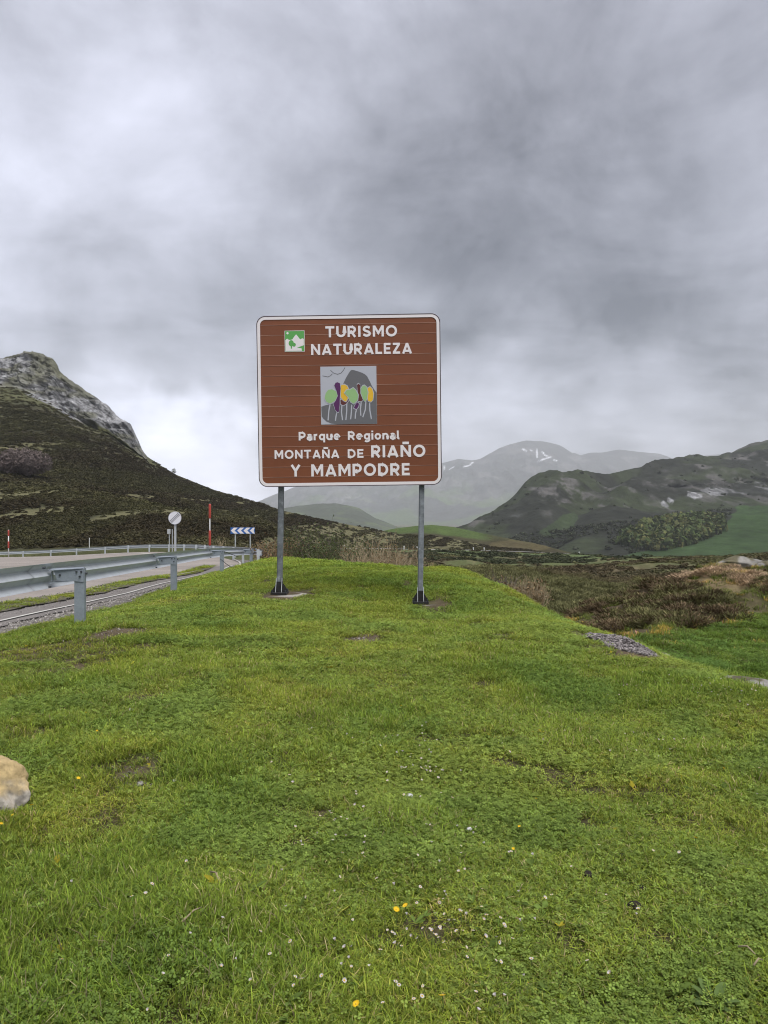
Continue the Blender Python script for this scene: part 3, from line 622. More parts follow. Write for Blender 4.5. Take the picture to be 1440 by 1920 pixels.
def clip_rr(z0, z1, r=.15):
    """slat outline between two heights, cut to the panel's rounded corners"""
    e = .004
    def half(z):
        hw = PW / 2 - e
        for zc in (r, PH - r):
            if (z < r and zc == r) or (z > PH - r and zc != r): return hw - r + math.sqrt(max(r * r - (z - zc) ** 2, 0))
        return hw
    zs = [z0, z1] if (z0 >= r and z1 <= PH - r) else list(np.linspace(max(z0, .004), min(z1, PH - .004), 10))
    return [(half(z), z) for z in zs] + [(-half(z), z) for z in reversed(zs)]
zj0 = PH - (140 - 75) / 1185 * PH        # first joint measured from the top
joints = [PH] + [PH - .162 - .1765 * k for k in range(16)] + [0]
joints = [max(0, j) for j in joints]
for a, b in zip(joints[1:], joints[:-1]):
    if b - a < .02: continue
    m_ = MB(); m_.prism(clip_rr(a + .0012, b - .0012), 0, .03)
    if a > .06 and b < PH + .01:
        m_.box((0, -.0012, a + .0045), (PW - .135, .0046, .007), None, 1)          # rolled lip, coloured a paler brown than the slat face
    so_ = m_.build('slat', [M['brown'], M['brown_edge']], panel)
m_ = MB(); m_.prism(rrect(-PW / 2 + .02, PW / 2 - .02, .02, PH - .02, .13), .031, .036); m_.build('backing', M['aluback'], panel)
for z in (.45, 1.15, 1.85, 2.55): m_ = MB(); m_.box((0, .062, z), (PW - .3, .05, .06)); m_.build('back_rail', M['aluback'], panel)

# lettering drawn as strokes
def arc(cx, cy, rx, ry, a0, a1, n=14): return [(cx + rx * math.cos(R(a0 + (a1 - a0) * i / n)), cy + ry * math.sin(R(a0 + (a1 - a0) * i / n))) for i in range(n + 1)]
G = {
 'T': (.76, [[(0, .9), (.76, .9)], [(.38, .9), (.38, 0)]]),
 'U': (.80, [[(.1, 1), (.1, .39)] + arc(.4, .39, .3, .29, 180, 360) + [(.7, .39), (.7, 1)]]),
 'R': (.74, [[(.1, 0), (.1, 1)], [(.1, .9), (.38, .9)] + arc(.38, .665, .24, .235, 90, -90) + [(.38, .43), (.1, .43)], [(.34, .45), (.64, 0)]]),
 'I': (.20, [[(.1, 0), (.1, 1)]]),
 'S': (.72, [[(.62, .80)] + arc(.37, .70, .24, .20, 40, 200, 10) + [(.25, .54), (.48, .46)] + arc(.36, .29, .26, .19, 45, -140, 12) + [(.08, .22)]]),
 'M': (.94, [[(.1, 0), (.1, 1)], [(.12, .96), (.47, .32), (.82, .96)], [(.84, 0), (.84, 1)]]),
 'O': (.96, [arc(.48, .5, .38, .41, 0, 360, 32)]),
 'N': (.82, [[(.1, 0), (.1, 1)], [(.11, .93), (.71, .07)], [(.72, 0), (.72, 1)]]),
 'A': (.88, [[(.09, 0), (.44, .96)], [(.44, .96), (.79, 0)], [(.2, .25), (.68, .25)]]),
 'L': (.60, [[(.1, 1), (.1, 0)], [(.1, .1), (.6, .1)]]),
 'E': (.62, [[(.1, 1), (.1, 0)], [(.1, .9), (.61, .9)], [(.1, .5), (.57, .5)], [(.1, .1), (.62, .1)]]),
 'Z': (.72, [[(.04, .9), (.68, .9)], [(.60, .88), (.12, .12)], [(.03, .1), (.70, .1)]]),
 'D': (.80, [[(.1, 0), (.1, 1)], [(.1, .9), (.34, .9)] + arc(.34, .5, .36, .4, 90, -90, 18) + [(.34, .1), (.1, .1)]]),
 'P': (.72, [[(.1, 0), (.1, 1)], [(.1, .9), (.38, .9)] + arc(.38, .64, .25, .26, 90, -90) + [(.38, .38), (.1, .38)]]),
 'Y': (.82, [[(.08, 1), (.41, .48)], [(.74, 1), (.41, .48)], [(.41, .5), (.41, 0)]]),
 'a': (.60, [[(.50, 0), (.50, .50)] + arc(.30, .47, .20, .19, 0, 150, 10), [(.50, .40), (.27, .40)] + arc(.27, .24, .18, .155, 90, 270, 10) + [(.27, .085), (.50, .11)]]),
 'r': (.42, [[(.1, 0), (.1, .74)], [(.1, .45)] + arc(.34, .42, .24, .23, 170, 80, 8)]),
 'q': (.66, [[(.56, -.26), (.56, .74)], arc(.33, .37, .23, .28, 0, 360, 22)]),
 'u': (.64, [[(.1, .74), (.1, .32)] + arc(.32, .32, .22, .23, 180, 360) + [(.54, .32), (.54, .74)], [(.54, .5), (.54, 0)]]),
 'e': (.66, [[(.10, .38), (.56, .38)] + arc(.33, .38, .23, .28, 0, 310, 20)]),
 'g': (.66, [arc(.33, .37, .23, .27, 0, 360, 22), [(.56, .74), (.56, -.02)] + arc(.33, -.02, .23, .18, 0, -150, 10)]),
 'i': (.20, [[(.1, 0), (.1, .74)], [(.1, .86), (.1, 1.05)]]),
 'o': (.68, [arc(.34, .37, .24, .28, 0, 360, 24)]),
 'n': (.64, [[(.1, 0), (.1, .74)], [(.1, .42)] + arc(.32, .42, .22, .24, 180, 0) + [(.54, .42), (.54, 0)]]),
 'l': (.34, [[(.1, 1.02), (.1, .22)] + arc(.24, .22, .14, .13, 180, 280, 6)]),
}
G['Ñ'] = (G['N'][0], G['N'][1] + [[(.16, 1.17), (.66, 1.17)]])
def ribbon(mb, pts, hw, y0, y1, kx, kz, ox, oz):
    pts = [Vector((x * kx + ox, z * kz + oz)) for x, z in pts]; n = len(pts); closed = n > 4 and (pts[0] - pts[-1]).length < 1e-4
    if closed: pts = pts[:-1]; n -= 1
    Lf, Rt = [], []
    for i in range(n):
        a = pts[(i - 1) % n] if (closed or i > 0) else None; b = pts[(i + 1) % n] if (closed or i < n - 1) else None
        d1 = (pts[i] - a).normalized() if a is not None else (b - pts[i]).normalized(); d2 = (b - pts[i]).normalized() if b is not None else d1
        n1 = Vector((-d1.y, d1.x)); n2 = Vector((-d2.y, d2.x)); mm = (n1 + n2); mm = mm.normalized() if mm.length > 1e-5 else n1
        s = hw / max(mm.dot(n1), .55); Lf.append(pts[i] + mm * s); Rt.append(pts[i] - mm * s)
    V = []
    for y in (y0, y1): V += [(p.x, y, p.y) for p in Lf] + [(p.x, y, p.y) for p in Rt]
    Fc = []; rngi = range(n) if closed else range(n - 1)
    for i in rngi:
        j = (i + 1) % n; Fc += [(i, n + i, n + j, j), (i, j, j + 2 * n, i + 2 * n), (n + i, n + i + 2 * n, n + j + 2 * n, n + j)]
    if not closed: Fc += [(0, 2 * n, 3 * n, n), (n - 1, 2 * n - 1, 4 * n - 1, 3 * n - 1)]
    mb.add(V, Fc)
def ZL(x, y):
    """position on the enlarged view of the panel -> metres on the panel"""
    t = (y - 74) / 1185
    for _ in range(3):
        xl = lerp(65, 95, t); xr = lerp(1356, 1362, t); s = (x - xl) / (xr - xl); yt = lerp(80, 68, s); yb = lerp(1262, 1250, s); t = (y - yt) / (yb - yt)
    return (s - .5) * PW, (1 - t) * PH
def word(text, x0, x1, ytop, ybase, sp=.16, sw=.21):
    ax, za = ZL(x0, ybase); bx, _ = ZL(x1, ybase); _, zt = ZL((x0 + x1) / 2, ytop); _, zb = ZL((x0 + x1) / 2, ybase); hgt = zt - zb
    tot = sum(G[c][0] for c in text) + sp * (len(text) - 1); kx = (bx - ax) / tot; mb = MB(); x = 0; q = 0
    for c in text:
        for st in G[c][1]:
            ribbon(mb, st, .5 * sw * min(kx, hgt) , -.0052 - .0004 * (q % 4), -.002, kx, hgt, ax + x * kx, zb); q += 1
        x += G[c][0] + sp
    return mb
def lettering(words):
    for wd in words: word(*wd).build('lettering', M['signwhite'], panel)
lettering([('TURISMO', 553, 1055, 150, 226)])
lettering([('NATURALEZA', 453, 1158, 271, 346)])
lettering([('Parque', 369, 656, 879, 938, .13, .22), ('Regional', 711, 1074, 876, 935, .13, .22)])
lettering([('MONTAÑA', 202, 652, 1004, 1064), ('DE', 710, 820, 1001, 1061), ('RIAÑO', 873, 1249, 974, 1057, .16, .215)])
lettering([('Y', 316, 383, 1108, 1189), ('MAMPODRE', 458, 1140, 1102, 1186)])

def sticker(name, poly, m, parent, y, box, thick=.0008):
    x0, z1 = ZL(box[0], box[1]); x1, z0 = ZL(box[2], box[3])
    mb = MB(); mb.prism([(lerp(x0, x1, a), lerp(z0, z1, b)) for a, b in poly][::-1], y - thick, y); return mb.build(name, m, parent)
SQ = [(0, 0), (1, 0), (1, 1), (0, 1)]
def blob(cx, cy, rx, ry, n=22, a=0, pinch=0):
    p = []
    for i in range(n):
        t = 2 * math.pi * i / n; x = rx * math.cos(t) * (1 + pinch * math.sin(t)); y = ry * math.sin(t); p.append((cx + x * math.cos(a) - y * math.sin(a), cy + x * math.sin(a) + y * math.cos(a)))
    return p
# green nature pictogram
B = (265, 181, 408, 325)
pic = sticker('pictogram', SQ, M['signwhite'], panel, -.0035, B, .0015)
sticker('green_field', [(.02, .02), (.98, .02), (.98, .98), (.02, .98)], M['sgreen'], pic, -.0052, B)
sticker('mountain_shape', [(.04, .04), (.86, .04), (.84, .15), (.62, .19), (.96, .30), (.96, .60), (.88, .63), (.8, .58), (.74, .62), (.67, .72), (.58, .82), (.50, .73), (.44, .66), (.38, .58), (.28, .56), (.20, .57), (.14, .62), (.08, .60), (.04, .55)], M['signwhite'], pic, -.0062, B)
sticker('tree_shape', blob(.33, .40, .13, .15), M['sgreen'], pic, -.0072, B); sticker('tree_shape', blob(.47, .33, .09, .09), M['sgreen'], pic, -.0078, B)
sticker('tree_shape', [(.30, .15), (.36, .15), (.37, .30), (.30, .30)], M['sgreen'], pic, -.0070, B)
sticker('sun_shape', blob(.15, .88, .055, .055), M['signwhite'], pic, -.0062, B)
# park emblem
B = (517, 430, 914, 826)
emb = sticker('emblem', SQ, M['lgrey'], panel, -.0035, B, .0015)
def E_(pts): return [((x - 290) / 775, 1 - (y - 190) / 770) for x, y in pts]
def es(name, pts, m, y): return sticker(name, E_(pts), m, emb, y, B)
es('peak_shape', [(600, 430), (640, 350), (680, 285), (705, 250), (725, 239), (760, 244), (820, 262), (870, 280), (905, 300), (935, 325), (965, 380), (1000, 455), (1035, 510), (1063, 545), (1063, 640), (560, 640)], M['dgrey'], -.0050)
es('slope_shape', [(297, 722), (350, 705), (420, 690), (520, 670), (640, 640), (1063, 630), (1063, 958), (520, 958), (430, 948), (365, 920), (320, 880), (300, 850)], M['dgrey'], -.0054)
def crown(name, pts, m, k):
    cx = sum(p[0] for p in pts) / len(pts); cy = sum(p[1] for p in pts) / len(pts)
    out = []
    for x, y in pts:
        d = math.hypot(x - cx, y - cy); out.append((x + (x - cx) / d * 11, y + (y - cy) / d * 11))
    es('crown_outline', out, M['lgrey'], -.0062 - .0022 * k); es('crown_shape', pts, m, -.0072 - .0022 * k)
def ell(cx, cy, rx, ry, n=20, rot=0, pinch=0): return [(a, b) for a, b in blob(cx, cy, rx, ry, n, R(rot), pinch)]
def trunk(pts):
    mb = MB(); q = E_(pts); x0, z1 = ZL(B[0], B[1]); x1, z0 = ZL(B[2], B[3])
    ribbon(mb, [(lerp(x0, x1, a), lerp(z0, z1, b)) for a, b in q], .010, -.0064, -.0054, 1, 1, 0, 0); mb.build('trunk_shape', M['lgrey'], emb)
for pts in [[(425, 660), (400, 780), (388, 905)], [(510, 800), (497, 860), (490, 912)], [(582, 700), (575, 800), (588, 905)], [(650, 660), (648, 780), (634, 905)], [(718, 700), (712, 800), (700, 896)], [(785, 760), (768, 820), (764, 888)], [(850, 660), (838, 760), (842, 848)], [(915, 650), (905, 770), (868, 870)], [(965, 660), (968, 780), (988, 896)]]: trunk(pts)
crown('c', [(600, 710), (565, 690), (562, 640), (590, 630), (640, 640), (678, 645), (640, 690)], M['maroon'], 0)
crown('c', [(745, 745), (775, 690), (800, 672), (820, 690), (810, 730), (780, 762)], M['purple'], 0)
crown('c', [(575, 440), (620, 432), (660, 455), (678, 500), (672, 600), (640, 660), (600, 640), (572, 600), (562, 520)], M['yellow'], 1)
crown('c', [(795, 440), (815, 424), (838, 440), (840, 500), (862, 580), (876, 640), (850, 660), (806, 655), (812, 580), (800, 500)], M['maroon'], 1)
crown('c', [(345, 610), (360, 545), (395, 500), (450, 492), (505, 520), (520, 580), (490, 645), (425, 680), (370, 660)], M['lgreen'], 1)
crown('c', [(482, 440), (500, 408), (525, 400), (558, 415), (568, 480), (556, 600), (552, 700), (540, 790), (525, 802), (490, 770), (468, 690), (500, 640), (528, 580), (510, 510)], M['purple'], 2)
crown('c', [(620, 545), (655, 505), (705, 500), (740, 478), (775, 510), (808, 570), (800, 640), (745, 690), (700, 660), (670, 590)], M['lgreen'], 3)
crown('c', [(935, 490), (975, 468), (1005, 500), (1020, 560), (1012, 640), (985, 668), (945, 655), (936, 580)], M['yellow'], 2)
crown('c', [(850, 490), (875, 452), (900, 448), (928, 475), (942, 540), (930, 620), (905, 665), (875, 625), (850, 550)], M['lgreen'], 3)
for pts in [[(430, 240), (480, 282), (530, 294), (575, 280), (612, 240), (632, 205)], [(320, 312), (370, 322), (395, 328), (430, 312), (458, 285)]]:
    mb = MB(); q = E_(pts); x0, z1 = ZL(B[0], B[1]); x1, z0 = ZL(B[2], B[3]); ribbon(mb, [(lerp(x0, x1, a), lerp(z0, z1, b)) for a, b in q], .0055, -.0062, -.0055, 1, 1, 0, 0); mb.build('bird_shape', M['dgrey'], emb)

# posts: rectangular steel tube, gusseted feet dipped in bitumen, concrete footings
def sign_post(u0, v0, u1, v1, D0):
    g = on_ground(u0, v0, 8, 20); base = Vector((P(u0, v0, D0).x, D0, 0)); base.z = h1(base.x, D0) - .02
    xl = (SIGN_MAT.inverted() @ P(u1, v1, 13.48)).x
    bot = SIGN_MAT @ Vector((xl, .125, .05)); top = SIGN_MAT @ Vector((xl, .125, 2.8))
    def sec(p): hx, hy, c = .046, .068, .014; return [(p.x + sx * (hx - (c if a else 0)), p.y + sy * (hy - (0 if a else c)), p.z) for sx, sy, a in ((-1, -1, 1), (1, -1, 1), (1, -1, 0), (1, 1, 0), (1, 1, 1), (-1, 1, 1), (-1, 1, 0), (-1, -1, 0))]
    V = []; lv = [base + Vector((0, 0, -.1)), base + Vector((0, 0, .32)), base.lerp(bot, .6), bot, top]
    for p in lv: V += sec(p)
    Fc = [(i * 8 + k, i * 8 + (k + 1) % 8, i * 8 + 8 + (k + 1) % 8, i * 8 + 8 + k) for i in range(len(lv) - 1) for k in range(8)] + [tuple(range(len(lv) * 8 - 8, len(lv) * 8))]
    po = link('post', mesh('post', V, Fc, M['galv_old']), SG)
    b = base
    mb = MB(); mb.box((b.x, b.y, b.z + .035), (.28, .34, .03)); mb.box((b.x, b.y, b.z + .13), (.100, .144, .22)); mb.build('foot_plate', M['bitumen'], po)
    for sx in (-1, 1):
        for dy in (-.055, .055):
            mb = MB(); tri = [(sx * .05, .05), (sx * .132, .05), (sx * .125, .09), (sx * .064, .19), (sx * .05, .19)]
            if sx < 0: tri = tri[::-1]
            mb.prism([(b.x + x, b.z + z) for x, z in tri], b.y + dy - .006, b.y + dy + .006); mb.build('gusset', M['bitumen'], po)
    for sx in (-1, 1):
        mb = MB(); mb.tube([(b.x + sx * .05, b.y - .073, b.z + .30), (b.x + sx * .052, b.y - .17, b.z + .06)], .0055, 6); mb.build('front_gusset_edge', M['polegrey'], po)
    for sx in (-1, 1):
        for sy in (-1, 1):
            mb = MB(); mb.tube([(b.x + sx * .120, b.y + sy * .145, b.z + .05), (b.x + sx * .120, b.y + sy * .145, b.z + .095)], .013, 6); mb.build('anchor_bolt', M['bolt'], po)
    return b
bl = sign_post(524.5, 1119, 526, 912, 13.62); br_ = sign_post(788, 1137, 791, 910, 13.45)
def slab(b, dx, wx, wy, label):
    n = 40; top = []; mb = MB(); k = rng.random(n)
    V = []; 
    for i in range(n):
        a = 2 * math.pi * i / n; r = .78 + .42 * vnoise(2.2 * math.cos(a) + 9 + dx, 2.2 * math.sin(a) + 4, 3)
        x = b.x + dx + wx * r * math.cos(a); y = b.y - .05 + wy * r * math.sin(a); V.append((x, y))
    zz = H(np.array([p[0] for p in V]), np.array([p[1] for p in V])); zt = b.z + .004
    VV = [(x, y, min(z + .012, zt + .01)) for (x, y), z in zip(V, zz)] + [(b.x + dx + (x - b.x - dx) * .8, b.y + (y - b.y) * .8, zt) for x, y in V] + [(x, y, zt - .22) for x, y in V]
    Fc = [(i, (i + 1) % n, n + (i + 1) % n, n + i) for i in range(n)] + [tuple(range(n, 2 * n))] + [(2 * n + i, 2 * n + (i + 1) % n, (i + 1) % n, i) for i in range(n)]
    mb.add(VV, Fc); o = mb.build('concrete_footing', M['concrete']); tag(o, label, 'footing', 'concrete footings of the sign posts')
slab(bl, .05, .42, .33, 'pale concrete footing under the left post of the brown sign')
slab(br_, .20, .26, .22, 'smaller broken concrete footing under the right post of the brown sign')

# ------------------------------------------------------------------ guardrails
WP = [(0, .158), (.004, .150), (.070, .092), (.080, .080), (.074, .068), (.010, .010), (.003, 0), (.010, -.010), (.074, -.068), (.080, -.080), (.070, -.092), (.004, -.150), (0, -.158)]
def beam(path, road_side):
    """W beam swept along path; the ridges point to the road (unit side vector per point)"""
    V = []; n = len(WP)
    for i, p in enumerate(path):
        t = (Vector(path[min(i + 1, len(path) - 1)]) - Vector(path[max(i - 1, 0)])); t.z = 0; t.normalize(); sdv = Vector((-t.y, t.x, 0)) * road_side
        for off in (0, .004):
            for d, z in WP: V.append(Vector(p) + sdv * (d - .04 + off) + Vector((0, 0, z)))
    Fc = []
    for i in range(len(path) - 1):
        for k in range(n - 1):
            a = i * 2 * n + k; b = a + 2 * n; Fc += [(a, a + 1, b + 1, b), (a + n, b + n, b + n + 1, a + n + 1)]
        for k in (0, n - 1): a = i * 2 * n + k; b = a + 2 * n; Fc.append((a, b, b + n, a + n))
    me = mesh('beam', V, Fc, M['galv']); return me
def smooth_path(pts, n):
    pts = np.array(pts, float); d = np.concatenate([[0], np.cumsum(np.linalg.norm(np.diff(pts[:, :2], axis=0), axis=1))]); s = np.linspace(0, d[-1], n)
    # Catmull-Rom
    out = []
    for q in s:
        i = min(max(np.searchsorted(d, q) - 1, 0), len(pts) - 2); t = (q - d[i]) / (d[i + 1] - d[i]); p0 = pts[max(i - 1, 0)]; p1 = pts[i]; p2 = pts[i + 1]; p3 = pts[min(i + 2, len(pts) - 1)]
        out.append(.5 * ((2 * p1) + (-p0 + p2) * t + (2 * p0 - 5 * p1 + 4 * p2 - p3) * t * t + (-p0 + 3 * p1 - 3 * p2 + p3) * t ** 3))
    return [Vector(p) for p in out]
NR = empty('guardrail', (-3.88, 9.8, h1(-3.88, 9.8))); tag(NR, 'near galvanised steel guardrail seen from behind, its posts standing in the grass', 'guardrail')
def local(o, root):
    o.parent = root; o.matrix_parent_inverse = Matrix.Translation(-Vector(root.location)); return o
posts = [(150.5, 1175, 9.8), (326, 1110, 16.1), (416, 1075, 25.0), (471, 1062, 33.7), (502, 1057.5, 42.0)]
PB = []
for u, v, D in posts:
    x = (u - 720) / F * D; PB.append(Vector((x, D, EYE + (960 - v) / F * D)))
PB0 = PB[0] + (PB[0] - PB[1]) * 1.05; PB0.z = PB[0].z + .15
bpth = [p + Vector((-.40, 0, .655)) for p in [PB0 + (PB0 - PB[0]) * .2] + PB] ; bpth[0].z = bpth[1].z + .10; bpth[0].x = -4.30; bpth[0].y = 3.0
bpth = [bpth[0]] + bpth[1:]
pth = smooth_path(bpth, 90)
local(link('beam', beam(pth, 1)), NR)
def post_mesh(b, hgt, ang):
    """C-section sigma post, open to the far side"""
    mb = MB(); c, s = math.cos(ang), math.sin(ang); rot = Matrix.Rotation(ang, 3, 'Z')
    for cx, cy, dx, dy in ((0, -.035, .125, .006), (-.0595, 0, .006, .064), (.0595, 0, .006, .064), (-.047, .034, .02, .006), (.047, .034, .02, .006)):
        mb.box(Vector(b) + rot @ Vector((cx, cy, hgt / 2 - .15)), (dx, dy, hgt + .3), rot)
    return mb
for i, b in enumerate(PB):
    hz_ = .745; dirv = (PB[min(i + 1, 4)] - PB[max(i - 1, 0)]); ang = math.atan2(-dirv.x, dirv.y)
    po = local(post_mesh(b, hz_, ang).build('post', M['galv_dull']), NR)
    rot = Matrix.Rotation(ang, 3, 'Z')
    mb = MB()                                # folded spacer bracket reaching from post to beam
    def W(x, y, z): return Vector(b) + rot @ Vector((x, y, z))
    y0, y1 = -.045, .045
    t0, t1 = .555, .765
    prof_top = [(-.36, .785), (-.30, .775), (.02, .765)]
    V = [W(-.27, y0, .60), W(.055, y0, .575), W(.055, y0, .738), W(-.32, y0, .735), W(-.27, y0 - .005, .60), W(.055, y0 - .005, .575), W(.055, y0 - .005, .738), W(-.32, y0 - .005, .735)]
    mb.add(V, [(0, 1, 2, 3), (7, 6, 5, 4), (0, 4, 5, 1), (1, 5, 6, 2), (2, 6, 7, 3), (3, 7, 4, 0)])
    V = [W(-.37, y0 - .05, .722), W(.045, y0 - .012, .744), W(.045, y1, .750), W(-.37, y1 + .03, .734), W(-.37, y0 - .05, .729), W(.045, y0 - .012, .751), W(.045, y1, .757), W(-.37, y1 + .03, .741)]
    mb.add(V, [(3, 2, 1, 0), (4, 5, 6, 7), (0, 1, 5, 4), (1, 2, 6, 5), (2, 3, 7, 6), (3, 0, 4, 7)])
    V = [W(-.36, y0 - .04, .560), W(-.07, y0 - .008, .585), W(-.07, y1, .585), W(-.36, y1 + .02, .566), W(-.36, y0 - .04, .566), W(-.07, y0 - .008, .591), W(-.07, y1, .591), W(-.36, y1 + .02, .572)]
    mb.add(V, [(3, 2, 1, 0), (4, 5, 6, 7), (0, 1, 5, 4), (1, 2, 6, 5), (2, 3, 7, 6), (3, 0, 4, 7)])
    mb.box(W(-.345, 0, .650), (.008, .07, .12), rot)
    sp = local(mb.build('spacer_bracket', M['galv_dull']), NR)
    for bx_, bz_ in ((-.03, .705), (.03, .705), (.01, .645), (-.235, .665)):
        k = MB(); k.tube([W(bx_, y0 - .006, bz_), W(bx_, y0 - .024, bz_)], .0125, 6); o = k.build('bolt', M['bolt']); o.parent = sp; o.matrix_parent_inverse = Matrix.Translation(-Vector(NR.location)) ; o.matrix_parent_inverse = Matrix.Identity(4)
    for e0, e1 in ((W(.062, -.01, .68), W(.09, -.01, .68)), (W(-.36, -.30, .775), W(-.33, -.30, .775)), (W(-.35, -.12, .525), W(-.32, -.12, .525))):
        k = MB(); k.tube([e0, e1], .0135, 6); o = k.build('bolt', M['bolt']); o.parent = sp; o.matrix_parent_inverse = Matrix.Identity(4)
# overlap joints of the beam lengths: a second plate lapping the beam beside each bracket
for i, b in enumerate(PB[:4]):
    j = min(range(len(pth)), key=lambda q: (pth[q] - (b + Vector((-.4, 0, .655)))).length)
    seg = [pth[j] + (pth[min(j + 1, len(pth) - 1)] - pth[j - 1]).normalized() * s for s in (-.34, 0, .1)]
    dv = (pth[min(j + 1, len(pth) - 1)] - pth[j - 1]).normalized(); sdv = Vector((-dv.y, dv.x, 0))
    o = local(link('beam_splice', beam([p - sdv * .008 for p in seg], 1)), NR)
# thin black cable hanging from the third bracket to the ground
mb = MB(); a = P(423, 1033, 24.9); c = P(405, 1052, 24.6); e = on_ground(438, 1067, 12, 40)
mb.tube([P(420, 1034, 25.0), P(436, 1040, 25.6), P(447, 1044, 27.0)], .010, 6); local(mb.build('stay_cable', M['black']), NR); mb = MB(); mb.tube([P(413, 1048, 24.7), P(424, 1057, 24.5), e], .010, 6)
local(mb.build('stay_cable', M['black']), NR)

FRo = Vector((-16.7, 65, h1(-16.7, 65)))
FR = empty('guardrail', FRo); tag(FR, 'long pale guardrail curving round the far side of the road below the hill', 'guardrail')
fp = [(-66, 89.5, 1043, -260), (-42, 85, 1034.5, 0), (-33, 81, 1029, 130), (-24, 75, 1022, 250), (-16.7, 65, 1020.5, 350), (-10.4, 50, 1024, 420), (-7.4, 41, 1026.5, 460), (-6.0, 36, 1028, 480), (-5.3, 33.2, 1029.5, 491)]
fpts = []
for x, y, v, u in fp:
    fpts.append(((u - 720) / F * y if u > -100 else x, y, EYE + (960 - v) / F * y - .155))
fpth = smooth_path(fpts, 140)
local(link('beam', beam(fpth, 1)), FR)
L_ = 0; last = -99
for i in range(1, len(fpth)):
    L_ += (fpth[i] - fpth[i - 1]).length
    if L_ - last > (4.0 if i < 100 else 4.0) or i == len(fpth) - 1:
        last = L_; p = fpth[i]; t = (fpth[min(i + 1, len(fpth) - 1)] - fpth[i - 1]).normalized(); o_ = Vector((t.y, -t.x, 0)) * .16
        if p.y < 34 or True:
            q = p + o_; gz = min(h1(q.x, q.y), p.z - .35); hh = p.z + .14 - gz
            rot = Matrix.Rotation(math.atan2(t.y, t.x), 3, 'Z'); k = MB(); k.box((q.x, q.y, gz + hh / 2 - .1), (.09, .12, hh + .2), rot); k.box((q.x - o_.x * .45, q.y - o_.y * .45, p.z), (.08, .14, .18), rot)
            local(k.build('post', M['galv']), FR)

# ------------------------------------------------------------------ small road signs and markers
def rooted(u, vb, D, vt):
    x = (u - 720) / F * D; zb = h1(x, D); return Vector((x, D, zb)), EYE + (960 - vt) / F * D
# round end-of-restrictions sign
b, zt = rooted(328, 1040, 33.0, 959); b.x -= .0
t = empty('road_sign', b); tag(t, 'round white sign with grey diagonal stripes on a pole behind the near guardrail', 'sign')
rr = 12.2 / F * 33; cz = zt - rr
k = MB(); n = 32; k.prism([(rr * math.cos(2 * math.pi * i / n), cz - b.z + rr * math.sin(2 * math.pi * i / n)) for i in range(n)], -.02, .0); dk = k.build('disc', mat('disc_white', (.62, .62, .66), rough=.45, nscale=5, namp=.05), t)
k = MB(); po_ = [(rr * math.cos(2 * math.pi * i / n), cz - b.z + rr * math.sin(2 * math.pi * i / n)) for i in range(n)]; pi_ = [(x * .95, (z - cz + b.z) * .95 + cz - b.z) for x, z in po_]; ring(k, po_, pi_, -.024, -.021); k.build('rim', M['lgrey'], dk)
mg = mat('stripe_grey', (.16, .16, .18), rough=.6)
for off in (-.052, 0, .052):
    k = MB(); d = Vector((.72, .69)).normalized(); nn = Vector((-d.y, d.x)); l = math.sqrt(max((rr * .9) ** 2 - (off) ** 2, 0)); c0 = nn * off
    q = [c0 - d * l - nn * .013, c0 + d * l - nn * .013, c0 + d * l + nn * .013, c0 - d * l + nn * .013]; k.prism([(p.x, p.y + cz - b.z) for p in q], -.0255, -.0215); k.build('stripe', mg, dk)
k = MB(); k.box((.0, .06, (cz + rr * .6 - b.z) / 2), (.085, .05, cz + rr * .6 - b.z)); k.build('pole', M['polegrey'], t)
# little grey box sign behind it, on two posts
b, zt = rooted(319, 1034, 62.0, 992); t = empty('road_sign', b); tag(t, 'small grey back of a sign on two thin posts beyond the far guardrail', 'sign')
k = MB(); s_ = 62 / F; h_ = zt - b.z; k.box((-.10, 0, h_ - 4.5 * s_), (6 * s_, .05, 9 * s_)); k.build('panel', M['polegrey'], t)
for dx, top in ((-2.0, h_ - 8 * s_), (3.6, h_)):
    k = MB(); k.tube([(dx * s_, .06, -.2), (dx * s_, .06, top)], .035, 8); k.build('post', M['polegrey'], t)
# blue and white chevron board
D = 58.0; b, zt = rooted(455, 1040, D, 989); t = empty('chevron_sign', b); tag(t, 'blue board with four white left pointing chevrons beyond the guardrail', 'sign')
s_ = D / F; w_, h_ = 45.5 * s_, 11.8 * s_; z0 = zt - h_ - b.z
k = MB(); k.box((0, .015, z0 + h_ / 2), (w_, .03, h_)); bd = k.build('board', M['blue'], t)
for i in range(4):
    k = MB(); x0 = -w_ / 2 + i * w_ * .262 + .02; e = h_ * .5; th = h_ * .60; q = [(x0, z0 + h_ / 2), (x0 + e, z0 + h_ * .97), (min(x0 + e + th, w_ / 2 - .01), z0 + h_ * .97), (min(x0 + th, w_ / 2 - .05), z0 + h_ / 2), (min(x0 + e + th, w_ / 2 - .01), z0 + h_ * .03), (x0 + e, z0 + h_ * .03)]
    k.prism(q, -.008, -.002); k.build('chevron', M['signwhite'], bd)
for dx in (-14, 14):
    k = MB(); k.box((dx * s_, .07, (z0 + h_ * .8) / 2 - .1), (2.2 * s_, .05, z0 + h_ * .8 + .2)); k.build('post', M['polegrey'], t)
